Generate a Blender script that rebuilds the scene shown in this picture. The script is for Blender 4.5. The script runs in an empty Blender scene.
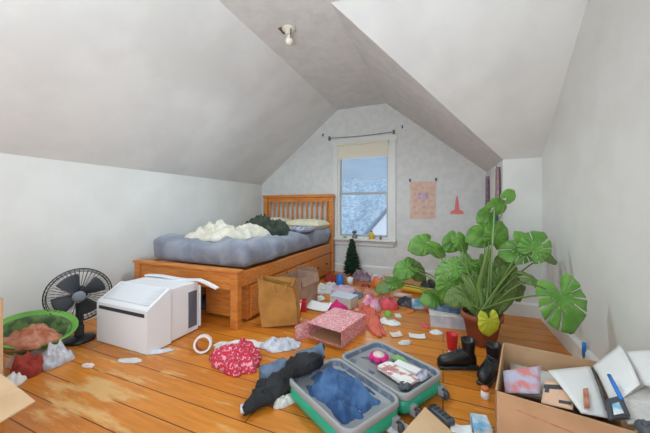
import bpy, bmesh, math, random
from mathutils import Vector, Matrix, noise
PI = math.pi
C = bpy.context.scene.collection
# ---------------------------------------------------------------- camera model
FPX, HZ, YAW, H = 285.0, 207.0, math.radians(22.5), 1.0
Fv = Vector((-math.sin(YAW), math.cos(YAW), 0)); Rv = Vector((math.cos(YAW), math.sin(YAW), 0)); Zv = Vector((0, 0, 1))
EYE = Vector((0, 0, H))
def at(u, v, t): return EYE + (Fv + Rv * ((u - 325) / FPX) + Zv * ((HZ - v) / FPX)) * t
def fl(u, v, z=0.0): return at(u, v, (H - z) * FPX / (v - HZ))          # point of the plane z seen at u,v
def onX(u, v, X):
    d = Fv + Rv * ((u - 325) / FPX) + Zv * ((HZ - v) / FPX); return EYE + d * (X / d.x)
def onY(u, v, Y):
    d = Fv + Rv * ((u - 325) / FPX) + Zv * ((HZ - v) / FPX); return EYE + d * (Y / d.y)
# ---------------------------------------------------------------- materials
def lin(c):
    f = lambda x: x / 12.92 if x <= .04045 else ((x + .055) / 1.055) ** 2.4
    return tuple(f(x / 255.0) for x in c[:3]) + (1,)
def mat(name, col, rough=.7, col2=None, scale=8, metal=0, bump=0, bscale=60, kind='noise', lo=.4, hi=.6, stretch=None, emit=0, trans=0, sheen=0):
    m = bpy.data.materials.new(name); m.use_nodes = True
    nt = m.node_tree; b = nt.nodes['Principled BSDF']
    b.inputs['Base Color'].default_value = lin(col); b.inputs['Roughness'].default_value = rough; b.inputs['Metallic'].default_value = metal
    if trans: b.inputs['Transmission Weight'].default_value = trans
    if sheen: b.inputs['Sheen Weight'].default_value = sheen
    tc = nt.nodes.new('ShaderNodeTexCoord'); mp = nt.nodes.new('ShaderNodeMapping')
    nt.links.new(tc.outputs['Object'], mp.inputs[0])
    if stretch: mp.inputs['Scale'].default_value = stretch
    if col2:
        if kind == 'noise':
            t = nt.nodes.new('ShaderNodeTexNoise'); t.inputs['Scale'].default_value = scale; t.inputs['Detail'].default_value = 4; o = t.outputs[0]
        elif kind == 'dots':
            t = nt.nodes.new('ShaderNodeTexVoronoi'); t.inputs['Scale'].default_value = scale; o = t.outputs['Distance']
        elif kind == 'stripes':
            t = nt.nodes.new('ShaderNodeTexWave'); t.inputs['Scale'].default_value = scale; t.inputs['Distortion'].default_value = .6; o = t.outputs[1]
        nt.links.new(mp.outputs[0], t.inputs['Vector'])
        r = nt.nodes.new('ShaderNodeValToRGB'); r.color_ramp.elements[0].position = lo; r.color_ramp.elements[1].position = hi
        r.color_ramp.elements[0].color = lin(col); r.color_ramp.elements[1].color = lin(col2)
        nt.links.new(o, r.inputs[0]); nt.links.new(r.outputs[0], b.inputs['Base Color'])
    if bump:
        n = nt.nodes.new('ShaderNodeTexNoise'); n.inputs['Scale'].default_value = bscale; nt.links.new(mp.outputs[0], n.inputs['Vector'])
        bp = nt.nodes.new('ShaderNodeBump'); bp.inputs['Strength'].default_value = bump; bp.inputs['Distance'].default_value = .01
        nt.links.new(n.outputs[0], bp.inputs['Height']); nt.links.new(bp.outputs[0], b.inputs['Normal'])
    if emit:
        b.inputs['Emission Color'].default_value = lin(col); b.inputs['Emission Strength'].default_value = emit
    return m
def floor_mat():
    m = bpy.data.materials.new('worn_wood_boards'); m.use_nodes = True
    nt = m.node_tree; N = nt.nodes.new; L = nt.links.new; b = nt.nodes['Principled BSDF']
    tc = N('ShaderNodeTexCoord')
    br = N('ShaderNodeTexBrick'); br.offset = .37; br.inputs['Scale'].default_value = 1; br.inputs['Brick Width'].default_value = 2.3
    br.inputs['Row Height'].default_value = .135; br.inputs['Mortar Size'].default_value = .003; br.inputs['Mortar Smooth'].default_value = .3
    br.inputs['Color1'].default_value = lin((222, 139, 46)); br.inputs['Color2'].default_value = lin((206, 122, 38)); br.inputs['Mortar'].default_value = lin((84, 46, 22))
    L(tc.outputs['Object'], br.inputs['Vector'])
    mp = N('ShaderNodeMapping'); mp.inputs['Scale'].default_value = (1.2, 14, 1); L(tc.outputs['Object'], mp.inputs[0])
    gr = N('ShaderNodeTexNoise'); gr.inputs['Scale'].default_value = 4; gr.inputs['Detail'].default_value = 6; L(mp.outputs[0], gr.inputs['Vector'])
    mx = N('ShaderNodeMix'); mx.data_type = 'RGBA'; mx.blend_type = 'MULTIPLY'; mx.inputs[0].default_value = .4
    rg = N('ShaderNodeValToRGB'); rg.color_ramp.elements[0].position = .3; rg.color_ramp.elements[0].color = (.45, .4, .35, 1); rg.color_ramp.elements[1].position = .65
    L(gr.outputs[0], rg.inputs[0]); L(br.outputs[0], mx.inputs[6]); L(rg.outputs[0], mx.inputs[7])
    # worn pale patches, stretched along the boards
    mp2 = N('ShaderNodeMapping'); mp2.inputs['Scale'].default_value = (1.3, 7, 1); mp2.inputs['Location'].default_value = (.35, .1, 0); L(tc.outputs['Object'], mp2.inputs[0])
    wn = N('ShaderNodeTexNoise'); wn.inputs['Scale'].default_value = 1.9; wn.inputs['Detail'].default_value = 7; wn.inputs['Roughness'].default_value = .6; L(mp2.outputs[0], wn.inputs['Vector'])
    # wear is strongest at one trodden place by the left boxes
    vd = N('ShaderNodeVectorMath'); vd.operation = 'DISTANCE'; vd.inputs[1].default_value = (-1.75, .92, 0)
    mp3 = N('ShaderNodeMapping'); L(tc.outputs['Object'], mp3.inputs[0]); L(mp3.outputs[0], vd.inputs[0])
    mr = N('ShaderNodeMapRange'); mr.inputs[1].default_value = .05; mr.inputs[2].default_value = .5; mr.inputs[3].default_value = .15; mr.inputs[4].default_value = 0; L(vd.outputs['Value'], mr.inputs[0])
    ad = N('ShaderNodeMath'); ad.operation = 'ADD'; L(wn.outputs[0], ad.inputs[0]); L(mr.outputs[0], ad.inputs[1])
    wr = N('ShaderNodeValToRGB'); wr.color_ramp.elements[0].position = .585; wr.color_ramp.elements[1].position = .7
    L(ad.outputs[0], wr.inputs[0])
    m2 = N('ShaderNodeMix'); m2.data_type = 'RGBA'; L(wr.outputs[0], m2.inputs[0]); L(mx.outputs[2], m2.inputs[6]); m2.inputs[7].default_value = lin((220, 172, 108))
    L(m2.outputs[2], b.inputs['Base Color']); b.inputs['Roughness'].default_value = .34
    bp = N('ShaderNodeBump'); bp.inputs['Strength'].default_value = .25; bp.inputs['Distance'].default_value = .004; L(gr.outputs[0], bp.inputs['Height']); L(bp.outputs[0], b.inputs['Normal'])
    return m
M = {}
M['paint'] = mat('white_wall_paint', (226, 226, 223), .75, (220, 220, 216), 3, bump=.12, bscale=14)
M['ceil'] = mat('ceiling_paint', (230, 231, 230), .8, (222, 223, 222), 2.5, bump=.1, bscale=10)
M['flat'] = mat('old_ceiling_paint', (222, 222, 221), .85, (215, 215, 214), 9, bump=.3, bscale=22)
M['gable'] = mat('mottled_gable_paint', (224, 225, 223), .85, (217, 218, 216), 14, bump=.25, bscale=24)
M['trimw'] = mat('white_trim_paint', (228, 228, 225), .45)
M['floor'] = floor_mat()
M['sash'] = mat('backlit_sash_paint', (176, 180, 180), .5)  # sash greyed in its base colour to look backlit
M['oak'] = mat('orange_pine', (218, 138, 62), .42, (200, 118, 50), 6, stretch=(1, 1, 8))
M['oakh'] = mat('orange_pine_rail', (220, 140, 62), .42, (202, 118, 50), 5, stretch=(1, 6, 10))
M['knob'] = mat('dark_knob', (50, 38, 30), .4)
M['sheet'] = mat('grey_blue_sheet', (146, 151, 164), .85, (128, 134, 150), 7, bump=.2, bscale=25, sheen=.2)
M['cream'] = mat('cream_fleece', (226, 221, 205), .95, (205, 199, 182), 9, bump=.5, bscale=50, sheen=.4)
M['olive'] = mat('dark_green_cloth', (62, 72, 60), .9, (44, 52, 44), 12, bump=.3)
M['pillow'] = mat('white_pillow', (225, 222, 212), .9, (222, 212, 165), 9)
M['patt'] = mat('patterned_blue_cloth', (70, 78, 112), .9, (196, 196, 205), 26, 'dots' and 0, lo=.3, hi=.6)
M['acw'] = mat('white_ac_plastic', (236, 238, 242), .4)
M['acg'] = mat('white_grille_plastic', (226, 229, 234), .5, (208, 212, 218), 38, kind='stripes', stretch=(.01, 1, .01), lo=.3, hi=.7)
M['dark'] = mat('dark_slot', (52, 56, 60), .5)
M['greyp'] = mat('grey_plastic_fins', (128, 132, 146), .6, (100, 104, 118), 40, kind='stripes', stretch=(.01, .01, 1))
M['black'] = mat('black_plastic', (38, 42, 46), .4)
M['blade'] = mat('smoky_fan_blade', (70, 76, 84), .35)
M['hub'] = mat('grey_fan_hub', (120, 132, 142), .35)
M['card'] = mat('cardboard', (196, 158, 122), .85, (184, 146, 110), 5, bump=.1)
M['cardl'] = mat('pale_cardboard', (218, 184, 146), .85, (208, 172, 132), 5)
M['cardi'] = mat('inner_cardboard', (202, 160, 120), .85)
M['cardp'] = mat('dusty_cardboard', (184, 152, 132), .85, (170, 138, 116), 8)
M['kraft'] = mat('kraft_paper', (190, 136, 66), .8, (170, 118, 54), 7, bump=.3, bscale=15)
M['white'] = mat('white_paper', (236, 236, 234), .7)
M['offw'] = mat('off_white_paper', (222, 220, 214), .75, (205, 203, 200), 9, bump=.3)
M['clearb'] = mat('pale_plastic_film', (214, 216, 224), .35, (190, 194, 204), 16, bump=.5, bscale=30)
M['leaf'] = mat('leaf_green', (106, 156, 58), .45, (80, 130, 46), 14)
M['leafb'] = mat('bright_leaf_green', (112, 166, 70), .45, (90, 146, 56), 12)
M['leafd'] = mat('olive_leaf_green', (122, 148, 76), .5, (84, 112, 52), 30, kind='stripes')
M['leafy'] = mat('yellow_leaf', (200, 204, 60), .5, (180, 188, 50), 12)
M['stem'] = mat('plant_stem', (104, 132, 62), .6)
M['terra'] = mat('terracotta', (158, 88, 58), .8, (140, 74, 48), 9)
M['soil'] = mat('soil', (58, 42, 32), .95)
M['fir'] = mat('dark_fir_needles', (28, 66, 44), .8, (18, 44, 30), 30)
M['teal'] = mat('teal_shell', (46, 176, 140), .32, (40, 166, 132), 5)
M['rim'] = mat('grey_suitcase_rim', (158, 160, 162), .5)
M['lining'] = mat('grey_blue_lining', (92, 102, 120), .8, (138, 146, 160), 34, lo=.5, hi=.75)
M['denim'] = mat('blue_denim', (78, 114, 158), .9, (44, 78, 124), 10, bump=.4, bscale=60)
M['denimg'] = mat('grey_blue_denim', (112, 130, 152), .9, (94, 112, 136), 10, bump=.4)
M['blackc'] = mat('black_cloth', (30, 31, 34), .9, (44, 45, 48), 10, bump=.4)
M['redp'] = mat('red_print_cloth', (200, 50, 74), .85, (236, 168, 184), 70, kind='dots', lo=.62, hi=.75, bump=.3)
M['pinkd'] = mat('pink_floral_wrap', (216, 126, 134), .7, (238, 190, 190), 75, kind='dots', lo=.35, hi=.75)
M['pinkp'] = mat('pink_cloth', (222, 140, 172), .85, (238, 186, 202), 14, bump=.3)
M['magenta'] = mat('magenta_cloth', (212, 34, 126), .8)
M['coral'] = mat('coral_cloth', (220, 118, 96), .85, (206, 98, 80), 9, bump=.3)
M['coralr'] = mat('red_coral_cloth', (222, 96, 104), .85, (208, 76, 86), 9, bump=.3)
M['lilac'] = mat('lilac_cloth', (190, 160, 186), .85, (214, 190, 204), 12, bump=.3)
M['brick'] = mat('brick_red_cloth', (168, 66, 52), .9, (150, 48, 44), 14, bump=.4)
M['rust'] = mat('rust_fabric', (184, 104, 74), .9, (206, 148, 122), 18, bump=.3)
M['pinkw'] = mat('pale_pink_cloth', (232, 212, 206), .9, (216, 190, 186), 12, bump=.3)
M['limeg'] = mat('lime_plastic', (124, 190, 84), .4, (104, 170, 70), 6)
M['wicker'] = mat('printed_green_lining', (112, 150, 84), .8, (78, 104, 74), 22)
M['yellow'] = mat('yellow_plastic', (232, 190, 58), .5)
M['orange'] = mat('orange_plastic', (226, 122, 58), .5)
M['red'] = mat('red_plastic', (208, 38, 48), .35)
M['blue'] = mat('bright_blue_plastic', (42, 122, 206), .4)
M['paleb'] = mat('pale_blue_lid', (196, 206, 216), .6)
M['sky'] = mat('sky_blue_packet', (118, 184, 222), .5, (226, 236, 242), 14)
M['green'] = mat('green_packet', (132, 176, 110), .6)
M['grey'] = mat('grey_plastic', (128, 132, 138), .5)
M['dgrey'] = mat('dark_grey_plastic', (72, 78, 86), .45)
M['peach'] = mat('peach_paper', (238, 196, 164), .7)
M['mag'] = mat('magazine_print', (198, 196, 220), .5, (222, 140, 140), 17, lo=.42, hi=.6)
M['bookp'] = mat('printed_book_cover', (198, 132, 128), .6, (240, 236, 230), 24, lo=.45, hi=.55)
M['poster'] = mat('pink_poster_paper', (232, 198, 182), .8, (222, 186, 168), 16)
M['posteri'] = mat('poster_ink', (204, 180, 178), .8)
M['posterr'] = mat('red_print', (236, 134, 132), .8)
M['leather'] = mat('black_boot_leather', (24, 25, 28), .38, bump=.2)
M['shade'] = mat('cream_roller_shade', (232, 226, 208), .8)
M['purple'] = mat('purple_grey_scarf', (120, 98, 112), .9, (150, 124, 138), 16)
M['mauve'] = mat('mauve_scarf', (172, 140, 144), .9, (146, 118, 126), 16)
M['bluec'] = mat('blue_scarf', (72, 108, 170), .9)
M['metal'] = mat('dull_metal', (120, 118, 114), .4, metal=.7)
M['porc'] = mat('porcelain', (214, 210, 196), .4)
M['brass'] = mat('tarnished_metal', (120, 104, 74), .5, metal=.4)
M['bulb'] = mat('frosted_bulb', (244, 240, 226), .3)
M['trees'] = mat('hazy_winter_trees', (128, 152, 172), .95, (168, 186, 200), 3, lo=.35, hi=.65)
M['snow'] = mat('white_siding', (240, 242, 246), .8)
M['roof'] = mat('far_roof_shingle', (150, 158, 168), .9)
M['skin'] = mat('beige_felt', (206, 182, 162), .9)
g = bpy.data.materials.new('window_glass'); g.use_nodes = True; nt = g.node_tree
for n in list(nt.nodes):
    if n.type != 'OUTPUT_MATERIAL': nt.nodes.remove(n)
out = [n for n in nt.nodes][0]; tr = nt.nodes.new('ShaderNodeBsdfTransparent'); gl = nt.nodes.new('ShaderNodeBsdfGlossy'); gl.inputs['Roughness'].default_value = .05
tr.inputs[0].default_value = (.93, .96, .99, 1)
fr = nt.nodes.new('ShaderNodeFresnel'); ms = nt.nodes.new('ShaderNodeMixShader')
nt.links.new(fr.outputs[0], ms.inputs[0]); nt.links.new(tr.outputs[0], ms.inputs[1]); nt.links.new(gl.outputs[0], ms.inputs[2]); nt.links.new(ms.outputs[0], out.inputs[0])
M['glass'] = g
# ---------------------------------------------------------------- mesh helpers
class MB:
    def __init__(s): s.v = []; s.f = []
    def add(s, vs, fs, mtx=None):
        o = len(s.v)
        s.v += [(mtx @ Vector(p)) if mtx else Vector(p) for p in vs]; s.f += [tuple(i + o for i in f) for f in fs]; return s
    def box(s, x0, x1, y0, y1, z0, z1, mtx=None, bev=0, seg=2):
        bm = bmesh.new(); bmesh.ops.create_cube(bm, size=1)
        for v in bm.verts: v.co = Vector(((x0 + x1) / 2 + v.co.x * (x1 - x0), (y0 + y1) / 2 + v.co.y * (y1 - y0), (z0 + z1) / 2 + v.co.z * (z1 - z0)))
        if bev: bmesh.ops.bevel(bm, geom=bm.edges[:], offset=min(bev, .49 * min(x1 - x0, y1 - y0, z1 - z0)), segments=seg, affect='EDGES', profile=.5)
        bm.verts.index_update(); s.add([v.co.copy() for v in bm.verts], [[v.index for v in f.verts] for f in bm.faces], mtx); bm.free(); return s
    def prism(s, pts, off, mtx=None):
        n = len(pts); off = Vector(off); p = [Vector(q) for q in pts]
        return s.add(p + [q + off for q in p], [tuple(range(n)), tuple(range(2 * n - 1, n - 1, -1))] + [(i, i + n, (i + 1) % n + n, (i + 1) % n) for i in range(n)], mtx)
    def tube(s, pts, r, n=8, flat=1.0, up=None, cap=True):
        pts = [Vector(p) for p in pts]; m = len(pts); rr = r if hasattr(r, '__len__') else [r] * m
        vs = []; up = Vector(up) if up else None; prev = None
        for i, p in enumerate(pts):
            d = (pts[min(i + 1, m - 1)] - pts[max(i - 1, 0)]).normalized()
            if up: a = d.cross(up)
            elif prev is None: a = d.cross(Vector((0, 0, 1)) if abs(d.z) < .9 else Vector((1, 0, 0)))
            else: a = prev - d * prev.dot(d)
            a.normalize(); prev = a; b = a.cross(d).normalized()
            for k in range(n):
                w = 2 * PI * k / n; vs.append(p + (a * math.cos(w) + b * math.sin(w) * flat) * rr[i])
        fs = [(i * n + k, i * n + (k + 1) % n, (i + 1) * n + (k + 1) % n, (i + 1) * n + k) for i in range(m - 1) for k in range(n)]
        if cap: fs += [tuple(range(n))[::-1], tuple(range((m - 1) * n, m * n))]
        return s.add(vs, fs)
    def lathe(s, prof, n=20, mtx=None):
        m = len(prof); vs = [(r * math.cos(2 * PI * k / n), r * math.sin(2 * PI * k / n), z) for r, z in prof for k in range(n)]
        fs = [(i * n + k, i * n + (k + 1) % n, (i + 1) * n + (k + 1) % n, (i + 1) * n + k) for i in range(m - 1) for k in range(n)]
        fs += [tuple(range(n))[::-1], tuple(range((m - 1) * n, m * n))]
        return s.add(vs, fs, mtx)
    def sheet(s, fn, nu, nv, th=.002, mtx=None):     # fn(a,b) -> point; closed solid sheet
        P = [[Vector(fn(i / nu, j / nv)) for j in range(nv + 1)] for i in range(nu + 1)]
        vs = []; W = nv + 1
        for i in range(nu + 1):
            for j in range(W):
                a = P[min(i + 1, nu)][j] - P[max(i - 1, 0)][j]; b = P[i][min(j + 1, nv)] - P[i][max(j - 1, 0)]
                nn = a.cross(b); nn = nn.normalized() if nn.length > 1e-9 else Vector((0, 0, 1))
                vs.append(P[i][j] + nn * th / 2); 
        top = len(vs)
        for i in range(nu + 1):
            for j in range(W):
                a = P[min(i + 1, nu)][j] - P[max(i - 1, 0)][j]; b = P[i][min(j + 1, nv)] - P[i][max(j - 1, 0)]
                nn = a.cross(b); nn = nn.normalized() if nn.length > 1e-9 else Vector((0, 0, 1))
                vs.append(P[i][j] - nn * th / 2)
        fs = []
        for i in range(nu):
            for j in range(nv):
                q = (i * W + j, (i + 1) * W + j, (i + 1) * W + j + 1, i * W + j + 1); fs.append(q); fs.append(tuple(top + k for k in q[::-1]))
        ring = [(i, 0) for i in range(nu)] + [(nu, j) for j in range(nv)] + [(i, nv) for i in range(nu, 0, -1)] + [(0, j) for j in range(nv, 0, -1)]
        idx = [i * W + j for i, j in ring]
        for k in range(len(idx)):
            a, b = idx[k], idx[(k + 1) % len(idx)]; fs.append((b, a, a + top, b + top))
        return s.add(vs, fs, mtx)
def obj(name, mb, m, parent=None, smooth=False, loc=None, rotz=0):
    me = bpy.data.meshes.new(name); me.from_pydata([tuple(v) for v in mb.v], [], mb.f); me.update()
    bm = bmesh.new(); bm.from_mesh(me); bmesh.ops.recalc_face_normals(bm, faces=bm.faces[:]); bm.to_mesh(me); bm.free()
    me.materials.append(m)
    if smooth:
        for p in me.polygons: p.use_smooth = True
    o = bpy.data.objects.new(name, me); C.objects.link(o)
    if parent: o.parent = parent
    if loc is not None: o.location = loc; o.rotation_euler = (0, 0, rotz)
    return o
def tag(o, label, cat, group=None):
    o['label'] = label; o['category'] = cat
    if group: o['group'] = group
    return o
def thing(name, label, cat, loc=(0, 0, 0), rotz=0, group=None):
    o = bpy.data.objects.new(name, None); C.objects.link(o); o.location = loc; o.rotation_euler = (0, 0, rotz); o.empty_display_size = .05
    return tag(o, label, cat, group)
def struct(name, mb, m, parent=None, smooth=False):
    o = obj(name, mb, m, parent, smooth)
    if not parent: o['kind'] = 'structure'
    return o
def V(*a): return Vector(a)
def nz(x, y, z=0.): return noise.noise(Vector((x, y, z)))
def cloth_mb(rx, ry, h, seed=0, freq=6., fold=.5, rag=.3, sq=0, n=72, m=22, base=None, lift=.004):
    """crumpled heap of cloth: ragged outline, folded top, closed underneath; base(x,y)->z of what it lies on"""
    s = MB(); vs = []; base = base or (lambda x, y: 0.)
    for i in range(m + 1):
        q = i / m
        for k in range(n):
            w = 2 * PI * k / n
            o = ((abs(math.cos(w)) ** sq + abs(math.sin(w)) ** sq) ** (-1 / sq) if sq else 1) + rag * nz(math.cos(w) * 1.6 + seed * 3.1, math.sin(w) * 1.6, seed) + rag * .5 * nz(math.cos(w) * 4.5, math.sin(w) * 4.5, seed + 9)
            x = math.cos(w) * rx * o * q; y = math.sin(w) * ry * o * q
            rd = 1 - min(1., abs(nz(x * freq + seed, y * freq, seed * 1.7)) * 3.2)
            r2 = 1 - min(1., abs(nz(x * freq * 2.3 + seed, y * freq * 2.3, seed * 2.7)) * 3.)
            e = max(0., 1 - q ** 3.2) ** .65
            z = lift + h * e * ((1 - fold) + fold * (rd * .75 + r2 * .35)) * (.8 + .5 * nz(x * 2.2 / max(rx, .01) , y * 2.2 / max(ry, .01), seed + 4))
            vs.append((x, y, base(x, y) + max(z, .004)))
    N = len(vs)
    for k in range(n): x, y, z = vs[m * n + k]; vs.append((x * .985, y * .985, base(x, y) + .001))
    fs = [(i * n + k, i * n + (k + 1) % n, (i + 1) * n + (k + 1) % n, (i + 1) * n + k) for i in range(m + 1) for k in range(n)]
    fs.append(tuple(range(N, N + n)))
    return s.add(vs, fs)
def cloth(name, label, cat, m, p, rx, ry, h, rot=0, seed=1, group=None, parent=None, **k):
    o = obj(name, cloth_mb(rx, ry, h, seed, **k), m, parent, True, p, rot)
    if not parent: tag(o, label, cat, group)
    return o
def strand(pts, r, seed, flat=.6, n=14, k=6):
    """a lumpy tube of cloth (sleeve, trouser leg) along a smooth path"""
    P = [Vector(p) for p in pts]; out = []; rr = []
    for i in range(len(P) - 1):
        a = P[max(i - 1, 0)]; b = P[i]; c = P[i + 1]; d = P[min(i + 2, len(P) - 1)]
        for j in range(k):
            t = j / k; out.append(.5 * ((2 * b) + (c - a) * t + (2 * a - 5 * b + 4 * c - d) * t * t + (3 * b - a - 3 * c + d) * t ** 3))
            rr.append(r[i] + (r[i + 1] - r[i]) * t)
    out.append(P[-1]); rr.append(r[-1])
    s = MB(); s.tube(out, rr, n, flat, up=(0, 0, 1))
    for i, v in enumerate(s.v): s.v[i] = v + Vector((nz(v.x * 18, v.y * 18, seed), nz(v.x * 18, v.y * 18, seed + 5), abs(nz(v.x * 22, v.y * 22, v.z * 9 + seed)) - .1)) * .042
    return s
# ---------------------------------------------------------------- room
XL, XK, XR, YG, YD, YB = -2.92, .52, .82, 4.17, 3.11, -1.8
ZL, ZC, XA, XB, ZK = 1.385, 2.51, -1.515, -.765, 1.445
YS = 1.965
T = .1
struct('floor', MB().box(XL - .1, XR + .1, YB - .1, YG + .1, -.08, 0), M['floor'])
struct('wall_left', MB().box(XL - T, XL, YB, YG, 0, ZL), M['paint'])
nl = Vector((-(ZC - ZL), 0, XA - XL)).normalized() * T
struct('ceiling', MB().prism([(XL, YB, ZL), (XL, YG, ZL), (XA, YG, ZC), (XA, YB, ZC)], nl), M['ceil'])
struct('ceiling', MB().prism([(XA, YB, ZC), (XR, YB, ZC), (XR, YS, ZC), (XB, YS, ZC), (XB, YG, ZC), (XA, YG, ZC)], (0, 0, T)), M['flat'])
nr = Vector(((ZC - ZK), 0, XK - XB)).normalized() * T
struct('ceiling', MB().prism([(XB, YS, ZC), (XB, YG, ZC), (XK, YG, ZK), (XK, YD, ZK)], nr), M['flat'])
nd = Vector((0, (ZC - ZK), YD - YS)).normalized() * T
struct('ceiling', MB().prism([(XB, YS, ZC), (XK, YD, ZK), (XR, YD, ZK), (XR, YS, ZC)], nd), M['ceil'])
ry0, ry1, rz0, rz1 = -1.5, -.35, .75, 1.7  # unseen opening in the right wall, added for the side fill
wr_ = MB()
wr_.prism([(XR, ry1, 0), (XR, YD, 0), (XR, YD, ZK), (XR, YS, ZC), (XR, ry1, ZC)], (T, 0, 0))
wr_.prism([(XR, YB, 0), (XR, ry0, 0), (XR, ry0, ZC), (XR, YB, ZC)], (T, 0, 0))
wr_.prism([(XR, ry0, 0), (XR, ry1, 0), (XR, ry1, rz0), (XR, ry0, rz0)], (T, 0, 0))
wr_.prism([(XR, ry0, rz1), (XR, ry1, rz1), (XR, ry1, ZC), (XR, ry0, ZC)], (T, 0, 0))
struct('wall_right', wr_, M['paint'])
struct('wall_alcove', MB().box(XK, XR, YD, YD + T, 0, ZK), M['paint'])
struct('wall_knee', MB().box(XK, XK + T, YD + T, YG, 0, ZK), M['paint'])
# window opening in the gable
wx0, wx1, wz0, wz1 = onY(338, 200, YG).x, onY(389.5, 200, YG).x, .53, 1.95
gt = lambda x: ZL + (x - XL) * (ZC - ZL) / (XA - XL) if x < XA else (ZC if x < XB else ZC - (x - XB) * (ZC - ZK) / (XK - XB))
gm = MB()
gm.prism([(XL, YG, 0), (wx0, YG, 0), (wx0, YG, gt(wx0)), (XL, YG, ZL)], (0, .12, 0))
gm.prism([(wx0, YG, 0), (wx1, YG, 0), (wx1, YG, wz0), (wx0, YG, wz0)], (0, .12, 0))
gm.prism([(wx0, YG, wz1), (wx1, YG, wz1), (wx1, YG, gt(wx1)), (XB, YG, gt(XB)), (XA, YG, ZC), (wx0, YG, gt(wx0))] if wx1 > XB else [(wx0, YG, wz1), (wx1, YG, wz1), (wx1, YG, ZC), (XA, YG, ZC), (wx0, YG, gt(wx0))], (0, .12, 0))
gm.prism([(wx1, YG, 0), (XK, YG, 0), (XK, YG, ZK), (max(XB, wx1), YG, gt(max(XB, wx1)))] + ([(wx1, YG, ZC)] if wx1 < XB else []), (0, .12, 0))
struct('wall_gable', gm, M['gable'])
# rear wall with a wide unseen opening, added for light from behind
bx0, bx1, bz0, bz1 = -1.7, .5, .75, 2.1
bmw = MB()
bt = lambda x: ZL + (x - XL) * (ZC - ZL) / (XA - XL) if x < XA else ZC
bmw.prism([(XL, YB, 0), (bx0, YB, 0), (bx0, YB, bt(bx0)), (XL, YB, ZL)], (0, -.12, 0))
bmw.prism([(bx0, YB, 0), (bx1, YB, 0), (bx1, YB, bz0), (bx0, YB, bz0)], (0, -.12, 0))
bmw.prism([(bx0, YB, bz1), (bx1, YB, bz1), (bx1, YB, ZC), (XA, YB, ZC), (bx0, YB, bt(bx0))], (0, -.12, 0))
bmw.prism([(bx1, YB, 0), (XR, YB, 0), (XR, YB, ZC), (bx1, YB, ZC)], (0, -.12, 0))
struct('wall_back', bmw, M['paint'])
def baseboard(name, a, b, n, h=.13, t=.018):
    a = V(*a, 0); b = V(*b, 0); n = V(*n, 0)
    struct(name, MB().prism([a, a + n * t, a + n * t + V(0, 0, h - .02), a + n * t * .4 + V(0, 0, h), a + V(0, 0, h)], b - a), M['trimw'])
baseboard('baseboard_right', (XR, YB + .02), (XR, YD), (-1, 0))
baseboard('baseboard_alcove', (XK, YD), (XR - .018, YD), (0, -1))
baseboard('baseboard_knee', (XK, YD), (XK, YG), (-1, 0))
baseboard('baseboard_gable', (XL + .018, YG), (XK - .018, YG), (0, -1))
baseboard('baseboard_left', (XL, YB + .02), (XL, YG), (1, 0))
# window
w = bpy.data.objects.new('window_1', None); C.objects.link(w); w['kind'] = 'structure'; w.location = ((wx0 + wx1) / 2, YG, wz0)
hw = (wx1 - wx0) / 2; wh = wz1 - wz0
f = MB()
f.box(-hw - .07, -hw, -.025, -.001, -.06, wh + .02); f.box(hw, hw + .09, -.025, -.001, -.06, wh + .02); f.box(-hw - .09, hw + .11, -.03, -.001, wh + .0, wh + .09)
f.box(-hw + .001, -hw + .025, 0, .1, .02, wh - .001); f.box(hw - .025, hw - .001, 0, .1, .02, wh - .001); f.box(-hw + .025, hw - .025, 0, .1, wh - .03, wh - .001)
obj('window_frame', f, M['trimw'], w)
obj('window_sill', MB().box(-hw - .08, hw + .1, -.09, -.001, -.03, 0, bev=.006).box(-hw + .001, hw - .001, 0, .11, .001, .02).box(-hw - .05, hw + .06, -.03, -.001, -.1, -.032), M['trimw'], w)
mz = 1.19 - wz0
for nm, z0, z1, y in (('upper_sash', mz, wh - .03, .06), ('lower_sash', .02, mz + .035, .03)):
    s = MB(); x0, x1 = -hw + .026, hw - .026; q = .022
    s.box(x0, x0 + q, y, y + .025, z0, z1); s.box(x1 - q, x1, y, y + .025, z0, z1); s.box(x0 + q, x1 - q, y, y + .025, z0, z0 + .035); s.box(x0 + q, x1 - q, y, y + .025, z1 - .028, z1)
    so = obj(nm, s, M['sash'], w)
    obj('pane', MB().box(x0 + q, x1 - q, y + .01, y + .014, z0 + .035, z1 - .028), M['glass'], so)
bl = thing('roller_shade', 'cream roller shade pulled down a little at the top of the gable window', 'blind', ((wx0 + wx1) / 2, YG - .05, wz1 - .02))
obj('shade_cloth', MB().sheet(lambda a, b: ((a - .5) * (2 * hw - .03), .012 * math.sin(b * 3), -b * .19), 2, 8, .003), M['shade'], bl)
obj('roller', MB().tube([(-hw + .005, 0, .018), (hw - .005, 0, .018)], .018, 12), M['shade'], bl)
obj('hem_bar', MB().box(-hw + .02, hw - .02, .0, .012, -.205, -.19), M['trimw'], bl)
# curtain rod and hooks
a, b = onY(330, 138, YG), onY(394, 133.5, YG)
cr = thing('curtain_wire', 'thin dark wire strung above the window shade between two brackets', 'curtain rod', (0, YG, 0))
zr = (a.z + b.z) / 2
obj('wire', MB().tube([(a.x + (b.x - a.x) * i / 8, -.04, zr - .012 * math.sin(PI * i / 8)) for i in range(9)], .005, 6), M['metal'], cr)
for x in (a.x, b.x): obj('bracket', MB().box(x - .012, x + .012, -.05, -.001, zr - .03, zr + .03, bev=.004), M['metal'], cr)
for u, v, side in ((323.5, 135, 'left'), (402.5, 127, 'right')):
    p = onY(u, v, YG)
    tag(obj('wall_hook', MB().tube([(0, -.001, .02), (0, -.012, .02), (0, -.02, -.02), (0, -.04, -.025), (0, -.045, 0)], .008, 8), M['metal'], None, True, p), 'small dark wall hook %s of the window top' % side, 'hook')
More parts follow.
